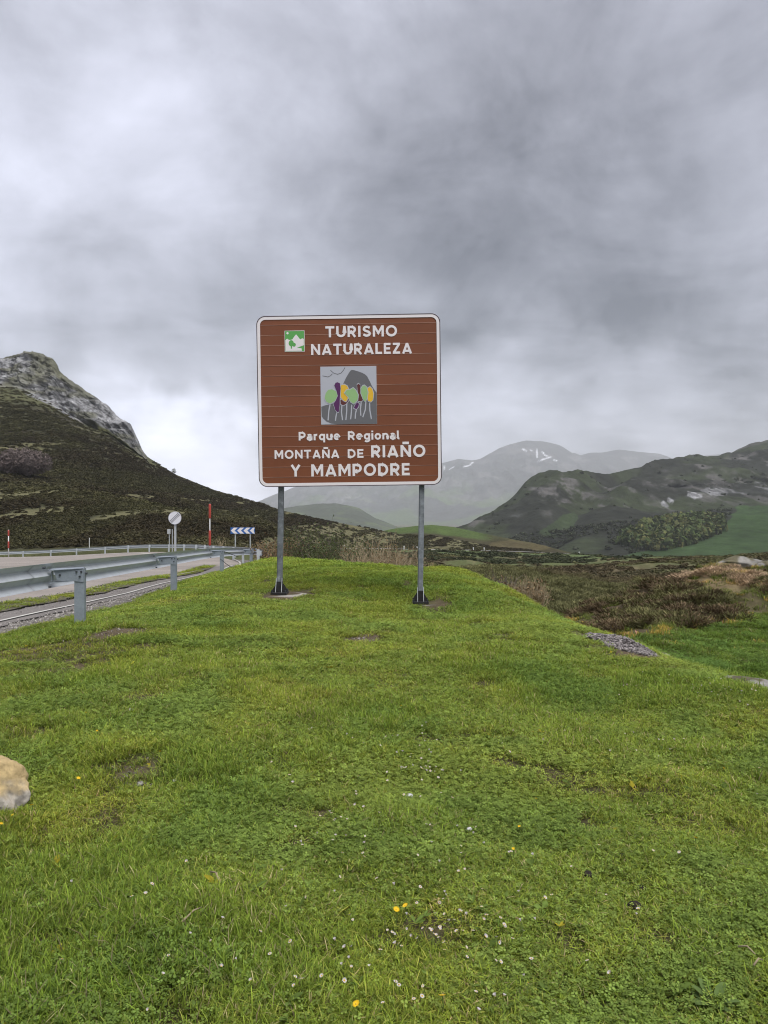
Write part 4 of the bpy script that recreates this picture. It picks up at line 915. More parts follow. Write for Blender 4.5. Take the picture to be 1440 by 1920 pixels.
# red and white snow poles
def snow_pole(u, vt, vb, D, bands, label):
    b, zt = rooted(u, vb, D, vt); t = empty('snow_pole', b); tag(t, label, 'snow pole', 'snow poles along the road')
    s_ = D / F; k = MB(); k.tube([(0, 0, -.2), (0, 0, zt - b.z - .02)], 1.0 * s_, 10); k.build('pole', M['reflector'], t, True)
    for v0, v1, r in bands:
        k = MB(); za, zb = EYE + (960 - v1) / F * D - b.z, EYE + (960 - v0) / F * D - b.z; k.tube([(0, 0, za), (0, 0, za + .05), (0, 0, zb - .05), (0, 0, zb)], [r * s_ * .8, r * s_, r * s_, r * s_ * .8], 12); k.build('red_sleeve', M['red'], t, True)
snow_pole(393.5, 944, 1038, 47.0, [(945, 972, 2.3), (994.5, 1023, 2.3)], 'red and white snow pole between the round sign and the chevron board')
snow_pole(16, 993, 1046, 79.0, [(994, 1005, 1.5), (1015, 1028, 1.5)], 'red and white snow pole at the far guardrail on the left edge')
b, zt = rooted(167.5, 1030, 90, 1009); k = MB(); k.tube([(0, 0, -.3), (0, 0, zt - b.z)], .045, 8); k.tube([(0, 0, zt - b.z), (0, 0, zt - b.z + .02)], [.05, .03], 8); tag(k.build('marker_post', M['reflector'], None, False, b), 'thin pale marker post behind the far guardrail, nearer the left edge', 'post')
for j_, (u, v, D) in enumerate([(579, 1038, 236), (647, 1029, 252), (757, 1030, 266), (781, 1030, 268), (885, 1033, 277), (905, 1033, 279), (1081, 1041, 298)]):
    x = (u - 720) / F * D; z = h1(x, D); k = MB(); k.box((0, 0, .75), (.28, .2, 1.5)); k.box((0, 0, 1.62), (.40, .26, .40))
    o = k.build('roadside_marker', M['reflector'], None, False, (x, D - 4.2, z)); tag(o, ['leftmost tiny white marker post beside the distant valley road', 'tiny white valley road marker above the olive bush, second from left', 'tiny white valley road marker left of the right sign post, third from left', 'tiny white valley road marker nearest the right sign post', 'tiny white valley road marker, third from the right', 'tiny white valley road marker, second from the right', 'rightmost tiny white marker post where the valley road ends'][j_], 'post', 'marker posts along the valley road')

# ------------------------------------------------------------------ scattering: points + geometry nodes, only for uncountable cover
def cmesh(name, V, Fc, cols, m, smooth=False): return mesh(name, np.asarray(V), Fc, m, smooth, cols=np.asarray(cols))
SRC = {}
def source(key, meshes):
    c = bpy.data.collections.new('source_' + key)
    for i, me in enumerate(meshes): c.objects.link(bpy.data.objects.new('%s_%02d' % (key, i), me))
    SRC[key] = c
def scatter(name, key, pts, idx, scl, rot, tint, label, parent=None):
    n = len(pts); me = bpy.data.meshes.new(name); me.vertices.add(n); me.vertices.foreach_set('co', np.asarray(pts, np.float32).ravel())
    def at(nm, ty, arr, prop):
        a = me.attributes.new(nm, ty, 'POINT'); a.data.foreach_set(prop, np.ascontiguousarray(arr).ravel())
    at('pick', 'INT', np.asarray(idx, np.int32), 'value'); at('size', 'FLOAT_VECTOR', np.asarray(scl, np.float32), 'vector'); at('turn', 'FLOAT_VECTOR', np.asarray(rot, np.float32), 'vector')
    t4 = np.ones((n, 4), np.float32); t4[:, :3] = tint; at('tint', 'FLOAT_COLOR', t4, 'color')
    o = link(name, me); tag(o, label, None, None, 'stuff')
    g = bpy.data.node_groups.new('scatter_' + name, 'GeometryNodeTree')
    g.interface.new_socket('Geometry', in_out='INPUT', socket_type='NodeSocketGeometry'); g.interface.new_socket('Geometry', in_out='OUTPUT', socket_type='NodeSocketGeometry')
    a = g.nodes.new('NodeGroupInput'); z = g.nodes.new('NodeGroupOutput'); ci = g.nodes.new('GeometryNodeCollectionInfo'); ip = g.nodes.new('GeometryNodeInstanceOnPoints')
    ci.inputs['Collection'].default_value = SRC[key]; ci.inputs['Separate Children'].default_value = True; ci.inputs['Reset Children'].default_value = True
    def na(nm, ty):
        k = g.nodes.new('GeometryNodeInputNamedAttribute'); k.data_type = ty; k.inputs[0].default_value = nm; return [s for s in k.outputs if s.enabled and s.name == 'Attribute'][0]
    g.links.new(a.outputs[0], ip.inputs['Points']); g.links.new(ci.outputs[0], ip.inputs['Instance']); ip.inputs['Pick Instance'].default_value = True
    g.links.new(na('pick', 'INT'), ip.inputs['Instance Index']); g.links.new(na('size', 'FLOAT_VECTOR'), ip.inputs['Scale'])
    er = g.nodes.new('FunctionNodeEulerToRotation'); g.links.new(na('turn', 'FLOAT_VECTOR'), er.inputs[0]); g.links.new(er.outputs[0], ip.inputs['Rotation'])
    g.links.new(ip.outputs[0], z.inputs[0])
    o.modifiers.new('scatter', 'NODES').node_group = g
    return o
def rr3(n, tilt=.12): return np.stack([rng.normal(0, tilt, n), rng.normal(0, tilt, n), rng.random(n) * 6.283], 1)

# ---- turf: tufts of bent blades mixed with small clover leaves
def turf_tuft(r, nb, h0, h1_, wd, clover, lean=.8, seed=0):
    g = np.random.default_rng(seed); V = []; Fc = []; C = []
    for _ in range(nb):
        a = g.random() * 6.283; rad = r * math.sqrt(g.random()); x, y = rad * math.cos(a), rad * math.sin(a); L = h0 + (h1_ - h0) * g.random() ** 1.6; d = g.random() * 6.283; le = lean * (.25 + g.random())
        dx, dy = math.cos(d), math.sin(d); px, py = -dy, dx; ww = wd * (.7 + .6 * g.random()); b = len(V); sh = .52 + .85 * g.random()
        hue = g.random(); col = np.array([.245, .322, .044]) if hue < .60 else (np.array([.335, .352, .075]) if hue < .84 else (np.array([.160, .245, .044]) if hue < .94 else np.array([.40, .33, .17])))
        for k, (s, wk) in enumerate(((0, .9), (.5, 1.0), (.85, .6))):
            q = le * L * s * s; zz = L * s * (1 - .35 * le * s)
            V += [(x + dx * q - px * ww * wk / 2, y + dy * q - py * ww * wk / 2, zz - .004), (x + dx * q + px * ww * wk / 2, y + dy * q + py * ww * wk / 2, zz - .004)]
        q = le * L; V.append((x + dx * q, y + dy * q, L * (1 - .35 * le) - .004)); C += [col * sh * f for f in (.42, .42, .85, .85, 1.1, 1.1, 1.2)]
        Fc += [(b, b + 1, b + 3, b + 2), (b + 2, b + 3, b + 5, b + 4), (b + 4, b + 5, b + 6)]
    for _ in range(clover):
        a = g.random() * 6.283; rad = r * math.sqrt(g.random()); x, y = rad * math.cos(a), rad * math.sin(a); zz = .012 + .022 * g.random(); s = .0045 + .0045 * g.random(); rot = g.random() * 6.283; tx, ty = g.normal(0, .35, 2); col = np.array([.200, .268, .058]) * (.7 + .7 * g.random())
        for k in range(3):
            an = rot + k * 2.094; b = len(V); c0 = np.array([math.cos(an), math.sin(an)]); n0 = np.array([-c0[1], c0[0]])
            for f, wv_ in ((.1, 0), (.9, .62), (1.35, 0), (.9, -.62)):
                p = c0 * f * s + n0 * wv_ * s; V.append((x + p[0], y + p[1], zz + p[0] * tx + p[1] * ty)); C.append(col * (1.15 if f > 1 else .95))
            Fc.append((b, b + 1, b + 2, b + 3))
    return cmesh('turf', V, Fc, C, M['blade'])
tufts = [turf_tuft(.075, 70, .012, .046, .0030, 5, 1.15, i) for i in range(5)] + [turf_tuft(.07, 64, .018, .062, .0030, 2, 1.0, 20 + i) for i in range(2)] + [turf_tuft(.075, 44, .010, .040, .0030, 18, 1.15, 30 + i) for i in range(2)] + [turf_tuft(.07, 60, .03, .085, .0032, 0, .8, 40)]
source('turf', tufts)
def sample(n, d0, d1, spread=.60, extra=1.6):
    """points on the ground in the camera's wedge, even per square metre"""
    Y = np.sqrt(rng.random(n) * (d1 ** 2 - d0 ** 2) + d0 ** 2); X = (rng.random(n) * 2 - 1) * (spread * Y + extra); return X, Y
allp = []
for d0, d1, per, sc in ((1.7, 4.2, 1150, 1.0), (4.2, 7.5, 720, 1.15), (7.5, 12, 400, 1.35), (12, 19, 210, 1.65), (19, 38, 75, 2.3)):
    area = .60 * (d1 ** 2 - d0 ** 2) + 3.2 * (d1 - d0); X, Y = sample(int(area * per), d0, d1); allp.append((X, Y, np.full(len(X), sc)))
X = np.concatenate([a[0] for a in allp]); Y = np.concatenate([a[1] for a in allp]); SC = np.concatenate([a[2] for a in allp])
mv = ((X < Lx(Y) - .85) & (X > Lx(Y) - 1.5) & (Y < 36)) * (.20 + .6 * (fbm(X * 1.5, Y * 1.5, 29, 2) - .4))
keep = np.maximum(turf_mask(X, Y) * (1 - bare(X, Y) * 1.08), mv)
keep = keep * np.where((X > 3.4) & (Y > 14), .8, 1)
thin = sstep(.60, .74, fbm(X * 2.1, Y * 2.1, 241, 3)); keep = keep * (1 - .74 * thin)
k = rng.random(len(X)) < keep; X, Y, SC, KP = X[k], Y[k], SC[k], keep[k]
lush = fbm(X * .75, Y * .75, 201, 4); yel = fbm(X * 1.1 + 40, Y * 1.1, 207, 4); clv = fbm(X * 1.3, Y * 1.3 + 90, 211, 3); fine = fbm(X * 5, Y * 5, 219, 2)
n = len(X); r_ = rng.random(n); idx = rng.integers(0, 5, n)
idx = np.where((lush > .56) & (r_ < .5), 5 + rng.integers(0, 2, n), idx); idx = np.where((clv > .54) & (r_ > .35), 7 + rng.integers(0, 2, n), idx)
idx = np.where((fbm(X * 1.6, Y * 1.6, 231, 3) > .66) & (rng.random(n) < .25) & (Y < 14), 9, idx)
base_t = np.ones((n, 3)); base_t *= (.80 + .45 * rng.random(n))[:, None]
def tm_(c, m):
    global base_t
    base_t = base_t * (1 - m[:, None]) + base_t * np.array(c) * m[:, None]
tm_((1.14, 1.06, 1.0), sstep(.5, .66, yel)); tm_((.84, .90, .88), sstep(.54, .70, lush)); tm_((.92, .95, .95), sstep(.52, .62, clv)); tm_((.84, .86, .85), sstep(.5, .75, fine))
tm_((1.12, .98, .95), (1 - KP) * .6); tm_((.62, .74, .75), ((X > 3.6) * 1.0)); tm_((1.05, 1.06, .9), sstep(12, 20, Y) * (X < 3))
scz = SC * (.75 + .5 * rng.random(n)) * (.85 + .3 * sstep(.5, .7, lush)); sxy = SC * (.85 + .35 * rng.random(n)); scz = np.where(X > 3.5, scz * 1.25, scz) * np.where(SC > 1.4, .82, 1)
gz_ = H(X, Y) + np.where((X < Lx(Y) - .7), .04, 0)
# keep the footings, posts and stones clear
clear = np.ones(n, bool)
for bx, by, r in ((bl.x + .03, bl.y - .05, .33), (br_.x + .10, br_.y - .05, .22)): clear &= ((X - bx) ** 2 + ((Y - by) * 1.2) ** 2 > r * r)
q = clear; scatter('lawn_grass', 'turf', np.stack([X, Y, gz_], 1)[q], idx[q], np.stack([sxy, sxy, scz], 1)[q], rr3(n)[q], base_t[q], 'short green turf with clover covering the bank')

# ---- broad-leaved weeds in the turf (plantain, dock)
def rosette(nl, L, wd, seed, up=.5):
    g = np.random.default_rng(seed); V = []; Fc = []; C = []
    for i in range(nl):
        a = g.random() * 6.283; l = L * (.6 + .6 * g.random()); ww = l * wd * (.8 + .4 * g.random()); el = up * (.4 + g.random()); dx, dy = math.cos(a), math.sin(a); b = len(V); col = np.array([.135, .195, .045]) * (.65 + .6 * g.random())
        for s, f in ((0, .12), (.25, .75), (.55, 1.0), (.82, .62), (1.0, .05)):
            x = l * s * (1 - .12 * s); z = .008 + l * el * s * (1 - .55 * s)
            for sg in (-1, 0, 1):
                V.append((dx * x - dy * sg * ww / 2 * f, dy * x + dx * sg * ww / 2 * f, z + (.0 if sg else -.004 * f))); C.append(col * (1.12 if sg == 0 else 1))
        for j in range(4):
            for m in range(2): q = b + j * 3 + m; Fc.append((q, q + 1, q + 4, q + 3))
    return cmesh('rosette', V, Fc, C, M['leaf'], True)
source('weed', [rosette(3, .045, .42, 1, .5), rosette(4, .055, .38, 2, .6), rosette(2, .05, .34, 3, .8), rosette(5, .04, .5, 4, .45), rosette(7, .095, .26, 5, .9)])
X, Y = sample(5200, 1.9, 8.5); p = sstep(.48, .62, fbm(X * 1.1, Y * 1.1, 301, 3)) * .85 + .1; p = p * np.where(Y < 3.4, 1.0, .5) * turf_mask(X, Y)
k = rng.random(len(X)) < p; X, Y = X[k], Y[k]; n = len(X)
tn = np.ones((n, 3)) * (.75 + .5 * rng.random(n))[:, None]; ye = rng.random(n) < .08; tn[ye] *= np.array([2.6, 1.6, .8])
ix = rng.integers(0, 4, n); ss = .5 + .5 * rng.random(n)
scatter('broadleaf_weeds', 'weed', np.stack([X, Y, H(X, Y) + .016], 1), ix, np.stack([ss] * 3, 1), rr3(n, .25), tn, 'small broad leaved weeds growing low among the turf')

# ---- pebbles
def pebble(seed, flat=.6):
    bm = bmesh.new(); bmesh.ops.create_icosphere(bm, subdivisions=1, radius=.5); g = np.random.default_rng(seed)
    for v in bm.verts: v.co = v.co * (.7 + .6 * g.random()); v.co.z *= flat; v.co.x *= 1.25
    me = bpy.data.meshes.new('pebble'); bm.to_mesh(me); bm.free(); me.materials.append(M['pebble']); return me
source('pebble', [pebble(i, .45 + .1 * i) for i in range(5)])
PX, PY, PS, PC = [], [], [], []
def pebbles(X, Y, size, col, cv=.35):
    PX.append(X); PY.append(Y); PS.append(size); PC.append(np.array(col)[None] * (1 - cv + 2 * cv * rng.random(len(X)))[:, None])
n = 5200; Y = 6 + 24 * rng.random(n) ** 1.5; s = rng.random(n); X = lerp(Lx(Y) + .3, Bx(Y) + .35, s) + rng.normal(0, .1, n); pebbles(X, Y, .010 + .025 * rng.random(n) ** 2, (.30, .28, .26))
n = 3800; Y = 8 + 20 * rng.random(n) ** 1.4; X = Lx(Y) - 1.60 + rng.normal(0, .09, n); pebbles(X, Y, .014 + .03 * rng.random(n) ** 2, (.075, .07, .07), .5)
n = 1500; Y = 8 + 16 * rng.random(n) ** 1.4; X = Lx(Y) - .62 + rng.normal(0, .16, n); pebbles(X, Y, .008 + .018 * rng.random(n) ** 2, (.22, .2, .19), .5)
HEAP = on_ground(1160, 1208); hx_, hy_ = HEAP.x, HEAP.y
n = 7000; a = rng.random(n) * 6.283; r = np.sqrt(rng.random(n)); X = hx_ + .42 * r * np.cos(a) + .03; Y = hy_ + .62 * r * np.sin(a); k = (fbm(X * 5, Y * 5, 401, 3) > .36); X, Y = X[k], Y[k]; pebbles(X, Y, .010 + .024 * rng.random(len(X)) ** 1.8, (.20, .18, .175), .65)
for u, v, ru, rv, m in [(262, 1478, 34, 7, 60), (680, 1200, 30, 8, 160), (250, 1438, 60, 24, 60), (870, 1562, 20, 8, 30), (215, 1186, 55, 12, 160)]:
    c = on_ground(u, v); X = c.x + rng.normal(0, ru / F * c.y * .5, m); ry = abs(on_ground(u, v - rv).y - c.y); Y = c.y + rng.normal(0, ry * .5 + .02, m); pebbles(X, Y, .006 + .017 * rng.random(m) ** 2.5, (.22, .195, .175), .5)
X = np.concatenate(PX); Y = np.concatenate(PY); Sz = np.concatenate(PS); Cc = np.concatenate(PC); n = len(X)
heap = .10 * np.exp(-((X - hx_) / .34) ** 2 - ((Y - hy_) / .5) ** 2) * (rng.random(n))
lift = np.where(X < Bx(Y) - .2, .022, .0) + heap
scatter('gravel', 'pebble', np.stack([X, Y, H(X, Y) + lift + Sz * .15], 1), rng.integers(0, 5, n), np.stack([Sz] * 3, 1), rr3(n, .5), Cc, 'loose grey gravel along the road edge and in bare patches')

# ---- heather and heath shrubs
def shrub_clump(nq, seed, size=.09, top=1.0, colset=None, twig=False):
    """half-dome of small leaf sprays, about one metre across"""
    g = np.random.default_rng(seed); V = []; Fc = []; C = []
    for _ in range(nq):
        d = g.normal(0, 1, 3); d[2] = abs(d[2]); d /= np.linalg.norm(d); rad = .5 * (.55 + .45 * g.random() ** .5) * (1 + .35 * math.sin(3 * math.atan2(d[1], d[0]) + seed)); p = d * rad; p[2] *= top
        t = g.normal(0, 1, 3); t -= d * t.dot(d) * .4; t /= np.linalg.norm(t)
        if twig: t = d * .8 + np.array([0, 0, .7]) + g.normal(0, .35, 3); t /= np.linalg.norm(t)
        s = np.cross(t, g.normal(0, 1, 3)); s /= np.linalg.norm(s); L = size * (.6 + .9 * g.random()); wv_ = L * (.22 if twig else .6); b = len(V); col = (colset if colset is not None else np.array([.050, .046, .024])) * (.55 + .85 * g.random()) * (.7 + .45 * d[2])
        if twig: V += [p - s * wv_ / 2, p + s * wv_ / 2, p + t * L + s * wv_ * .2, p + t * L - s * wv_ * .2]
        else: V += [p - s * wv_ / 2 - t * L / 2, p + s * wv_ / 2 - t * L / 2, p + s * wv_ * .4 + t * L / 2, p - s * wv_ * .4 + t * L / 2]
        C += [col] * 4; Fc.append((b, b + 1, b + 2, b + 3))
    return cmesh('shrub', V, Fc, C, M['heather'])
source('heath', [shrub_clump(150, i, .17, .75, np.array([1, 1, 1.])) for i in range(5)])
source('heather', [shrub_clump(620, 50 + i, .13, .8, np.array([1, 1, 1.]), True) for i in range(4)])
# left hillside
Xg, Yg, Zg, Tg, Ug = GL
def surf_sample(GRID, n, wfun):
    Xs, Ys, Zs, Ts, Us = GRID; nr_, nc_ = Xs.shape; out = []
    P0 = np.stack([Xs, Ys, Zs], -1); a = P0[:-1, :-1]; b = P0[1:, :-1]; c = P0[:-1, 1:]
    area = np.linalg.norm(np.cross(b - a, c - a), axis=-1); wt = area * wfun(Xs[:-1, :-1], Ys[:-1, :-1], Zs[:-1, :-1], Ts[:-1, :-1], Us[:-1, :-1]); wt = np.clip(wt, 0, None).ravel(); cs = np.cumsum(wt); cs /= cs[-1]
    i = np.minimum(np.searchsorted(cs, rng.random(n)), len(wt) - 1); r, q = i // (nc_ - 1), i % (nc_ - 1); s, t = rng.random(n), rng.random(n)
    def bl_(A): return (A[r, q] * (1 - s) * (1 - t) + A[r + 1, q] * s * (1 - t) + A[r, q + 1] * (1 - s) * t + A[r + 1, q + 1] * s * t)
    return bl_(Xs), bl_(Ys), bl_(Zs), bl_(Ts), bl_(Us)
def wl(X, Y, Z, T, U):
    st = fbm(X * .05 + Z * .02, Z * .35 - X * .06, 72, 4); n = fbm(X * .03, Y * .03, 71, 4)
    return (T > .03) * (T < 1.95 + (U > 285) * 1.0) * (U > -460) * np.where((T > 1.6) & (U < 290), .25, 1) * (1 - .85 * sstep(.58, .66, st)) * (1 / np.maximum(Y, 90)) * 100
X, Y, Z, T, U = surf_sample(GL, 62000, wl); n = len(X)
dk = fbm(X * .025, Y * .025, 71, 4); ol = fbm(X * .06, Z * .15, 78, 3); c1 = np.array([.046, .038, .021]); c2 = np.array([.058, .055, .026]); c3 = np.array([.095, .092, .042])
tint = lerp(c1, c2, sstep(.42, .62, ol)[:, None]); tint = lerp(tint, c3, (sstep(.52, .68, dk) * (.3 + .7 * rng.random(n)))[:, None]) * (.88 + .24 * rng.random(n))[:, None]
sz = (.5 + .75 * rng.random(n) ** 2) * np.where(Y < 150, 1.0, 1.5)
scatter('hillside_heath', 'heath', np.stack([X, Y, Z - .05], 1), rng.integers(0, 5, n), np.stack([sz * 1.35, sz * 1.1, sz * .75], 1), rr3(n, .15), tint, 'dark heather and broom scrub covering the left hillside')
# moor on the right and in the valley
n = 26000; Y = np.exp(rng.uniform(math.log(24), math.log(300), n)); X = rng.uniform(-.12, .62, n) * Y; 
zb = fbm(X * .05, Y * .05, 61, 4); keep = (1 - .9 * sstep(.50, .60, zb) * sstep(50, 100, Y)) * (1 - turf_mask(X, Y)) * (1 - sstep(215, 235, Y) * .8)
hk = np.exp(-((X - 9.5) / 5) ** 2 - ((Y - 21.5) / 4.0) ** 2); keep = keep * (1 - sstep(.2, .5, hk)) * ((Y > 29) | (X > 3.2))
keep = keep * np.where(X < 0, sstep(34, 50, Y), 1)
k = rng.random(n) < keep; X, Y = X[k], Y[k]; n = len(X); ol = fbm(X * .09, Y * .09, 79, 3); dkk = fbm(X * .02 + 5, Y * .03, 80, 3)
tint = lerp(np.array([.088, .072, .041]), np.array([.108, .106, .048]), sstep(.45, .62, ol)[:, None]); tint = lerp(tint, np.array([.050, .058, .030]), (sstep(.52, .6, dkk) * sstep(60, 110, Y))[:, None]) * (.7 + .6 * rng.random(n))[:, None]
sz = (.45 + .5 * rng.random(n)) * (1 + .9 * sstep(60, 200, Y)) * np.where(dkk > .58, 1.4, 1)
zz = H(X, Y) - .04; fa = Y > 62; ne = ~fa; Rr = rr3(n, .1); S3 = np.stack([sz * 1.25, sz, sz * .62], 1)
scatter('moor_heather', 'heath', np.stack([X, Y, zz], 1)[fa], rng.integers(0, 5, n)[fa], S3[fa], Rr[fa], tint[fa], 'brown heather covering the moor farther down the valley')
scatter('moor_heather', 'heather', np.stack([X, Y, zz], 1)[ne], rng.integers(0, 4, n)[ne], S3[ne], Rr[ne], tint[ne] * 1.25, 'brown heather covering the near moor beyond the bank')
# hillock heather, close enough to show its sprigs
n = 3600; X = rng.uniform(4.2, 15, n); Y = rng.uniform(16, 27.5, n); hk = np.exp(-((X - 8.3) / 3.3) ** 2 - ((Y - 20.2) / 4.0) ** 2)
gr = np.exp(-((X - 12.6) / 2.0) ** 2 - ((Y - 20) / 3.6) ** 2); cl = fbm(X * .55, Y * .55, 501, 3)
k = (rng.random(n) < sstep(.2, .5, hk) * (1 - gr * .9) * sstep(.42, .53, cl)) & (turf_mask(X, Y) < .3); X, Y = X[k], Y[k]; n = len(X)
strawm = np.exp(-((X - 9.8) / 1.7) ** 2 - ((Y - 22) / 2.6) ** 2) > .42 + .3 * rng.random(n)
tint = np.where(rng.random(n)[:, None] < .5, np.array([.125, .092, .054]), np.array([.150, .145, .062])) * (.6 + .7 * rng.random(n))[:, None]; tint[strawm] = np.array([.42, .31, .20]) * (.7 + .5 * rng.random(strawm.sum()))[:, None]
sz = .36 + .40 * rng.random(n)
scatter('hillock_heather', 'heather', np.stack([X, Y, H(X, Y) - .03], 1), rng.integers(0, 4, n), np.stack([sz * 1.15, sz * 1.15, sz * np.where(strawm, .42, .60)], 1), rr3(n, .1), tint, 'rust brown heather and pale dead bracken on the hillock at right')
# tussock grass over the hillock and the hollow
n = 9000; X = rng.uniform(3.4, 16, n); Y = rng.uniform(12, 26, n); kk = rng.random(n) < (.25 + .75 * np.exp(-((X - 12.6) / 2.6) ** 2 - ((Y - 20) / 4) ** 2)) * (1 - .6 * turf_mask(X, Y)) * sstep(.3, .5, fbm(X * .8, Y * .8, 511, 3) + .1); X, Y = X[kk], Y[kk]; n = len(X)
tint = np.array([.62, .62, .75]) * (.7 + .6 * rng.random(n))[:, None]; dr = rng.random(n) < .2; tint[dr] = np.array([2.0, 1.15, 1.6])
ss = 1.7 + 1.2 * rng.random(n)
scatter('tussock_grass', 'turf', np.stack([X, Y, H(X, Y)], 1), np.where(rng.random(n) < .5, 9, 6), np.stack([ss, ss, ss * .8], 1), rr3(n, .2), tint, 'rough tussock grass over the hillock and hollow')
# wood on the far hill
source('wood', [shrub_clump(90, 80 + i, .30, 1.25, np.array([1, 1, 1.])) for i in range(4)])
def wf(X, Y, Z, T, U):
    u, v = project(X, Y, Z); return in_poly(u, v, [(1168, 1022), (1180, 1004), (1215, 990), (1260, 980), (1310, 974), (1350, 980), (1345, 1000), (1290, 1022), (1230, 1034)]) * 1.0
X, Y, Z, T, U = surf_sample(GR, 900, wf); n = len(X); sz = 7 + 5 * rng.random(n); tint = lerp(np.array([.055, .080, .026]), np.array([.13, .125, .045]), rng.random(n)[:, None] ** 2)
scatter('far_wood', 'wood', np.stack([X, Y, Z + 1.0], 1), rng.integers(0, 4, n), np.stack([sz, sz, sz], 1), rr3(n, .05), tint, 'spring green wood on the lower slope of the right hill')
def wf2(X, Y, Z, T, U):
    u, v = project(X, Y, Z); g = fbm(X * .012, Y * .012, 95, 5)
    mead = in_poly(u, v, [(1120, 1056), (1230, 1026), (1340, 990), (1385, 950), (1480, 946), (1700, 960), (1900, 1060)])
    return (u < 1500) * (~mead) * (.02 + sstep(.44, .56, 1 - g) * (v > 1010 - (u - 900) * .12))
X, Y, Z, T, U = surf_sample(GR, 2400, wf2); n = len(X); k = T < 1.82; X, Y, Z = X[k], Y[k], Z[k]; n = len(X); sz = 2.0 + 4.0 * rng.random(n) ** 2; tint = np.array([.046, .052, .032]) * (.7 + .7 * rng.random(n))[:, None]
scatter('far_scrub', 'wood', np.stack([X, Y, Z], 1), rng.integers(0, 4, n), np.stack([sz, sz, sz * .7], 1), rr3(n, .05), tint, 'dark scrub scattered over the slope of the right hill')

# ------------------------------------------------------------------ bushes and trees
def twigs(mb, p, d, L, r, depth, g, spread=.5, up=.15, tips=None, seg=3):
    pts = [Vector(p)]; dd = Vector(d).normalized()
    for _ in range(seg): dd = (dd + Vector(g.normal(0, .12, 3)) + Vector((0, 0, up * .2))).normalized(); pts.append(pts[-1] + dd * L / seg)
    mb.tube(pts, [r * (1 - .45 * i / seg) for i in range(seg + 1)], 3 if r < .02 else 6, cap=False)
    if tips is not None: tips += [(pts[-1], dd)] + ([(pts[-2], dd)] if depth < 2 else [])
    if depth > 0:
        for i in range(int(g.integers(2, 5))):
            q = pts[int(g.integers(1, seg + 1))]; nd = (dd + Vector(g.normal(0, spread, 3)) + Vector((0, 0, up))).normalized(); twigs(mb, q, nd, L * (.5 + .3 * g.random()), r * .55, depth - 1, g, spread, up, tips, seg)
def bush(name, base, hgt, wid, stems, seed, twig_m, leaf_m, nleaf, leafsz, label, cat='bush', group=None, thick=.012, depth=2, lean=.5, leaves='leaves'):
    hgt *= (.98 if twig_m is M['straw'] else 1.12); nleaf = int(nleaf * 3.4); leafsz *= 1.35; thick *= 1.35; g = np.random.default_rng(seed); t = empty(name, base); tag(t, label, cat, group); mb = MB(); tips = []
    for i in range(int(stems * 1.7)):
        a = g.random() * 6.283; rr_ = math.sqrt(g.random()) * wid * .42; o = Vector((rr_ * math.cos(a), rr_ * math.sin(a), -.05)); d = Vector((math.cos(a) * lean * rr_ / (wid * .42 + 1e-6), math.sin(a) * lean * rr_ / (wid * .42 + 1e-6), 1)) + Vector(g.normal(0, .12, 3))
        twigs(mb, o, d, hgt * (.26 + .26 * g.random()), thick * (.7 + .6 * g.random()), depth, g, .45, .25, tips)
    mb.build('twigs', twig_m, t)
    if nleaf:
        lb = MB()
        for _ in range(nleaf):
            p, d = tips[int(g.integers(0, len(tips)))]; p = p + Vector(g.normal(0, .05 * hgt, 3)); u_ = Vector(g.normal(0, 1, 3)).normalized(); v_ = u_.cross(Vector(g.normal(0, 1, 3))).normalized(); L = leafsz * (.6 + .8 * g.random())
            lb.add([p, p + u_ * L * .5 + v_ * L * .25, p + u_ * L, p + u_ * L * .5 - v_ * L * .25], [(0, 1, 2, 3)])
        lb.build(leaves, leaf_m, t)
    return t
def at(u, D, dz=0.0): x = (u - 720) / F * D; return Vector((x, D, h1(x, D) + dz))
# row of shrubs along the back edge of the bank
bush('bush', at(511, 38), 1.9, 1.5, 26, 1, M['straw'], M['dry_leaf'], 350, .07, 'tall thin dry shrub beside the left sign post, right of the guardrail end')
bush('bush', at(545, 34), 1.5, 2.3, 40, 2, M['bark'], M['dry_leaf'], 1500, .075, 'low rusty brown bush just right of the left sign post')
bush('bush', at(600, 33), 2.3, 2.4, 46, 3, M['bark'], M['willow_leaf'], 1900, .07, 'olive green bush left of the dry bushes between the sign posts')
bush('bush', at(633, 32), 1.9, 1.6, 40, 4, M['straw'], M['dry_leaf'], 250, .06, 'small straw coloured twiggy bush between olive and dark green bushes')
bush('bush', at(667, 31), 1.8, 1.7, 44, 5, M['bark'], M['willow_leaf'], 2400, .07, 'dark green bush in the middle between the sign posts')
bush('bush', at(706, 28.5), 2.05, 1.9, 80, 6, M['straw'], M['dry_leaf'], 420, .055, 'large bare straw coloured bush, tallest between the sign posts')
bush('bush', at(748, 27.5), 1.55, 1.8, 80, 7, M['straw'], M['dry_leaf'], 420, .055, 'bare straw coloured bush just left of the right sign post')
bush('bush', at(690, 27.3), .95, 1.4, 60, 17, M['straw'], M['dry_leaf'], 500, .05, 'low reddish dry bush at the foot of the tall straw bush')
bush('bush', at(785, 26.0), 1.0, 1.2, 50, 18, M['straw'], M['dry_leaf'], 300, .05, 'low dry bush behind the right sign post')
bush('bush', at(940, 23, .1), 1.15, 1.0, 46, 8, M['purple_twig'], M['dry_leaf'], 100, .05, 'small grey bare bush in the gully behind the bank')
bush('bush', at(985, 17.0), .75, .8, 70, 9, M['straw'], M['dry_leaf'], 200, .05, 'pale dry shrub at the right edge of the bank')
bush('bush', at(961, 18.2), .65, .7, 50, 10, M['straw'], M['dry_leaf'], 150, .05, 'smaller pale dry shrub left of the one at the bank edge')
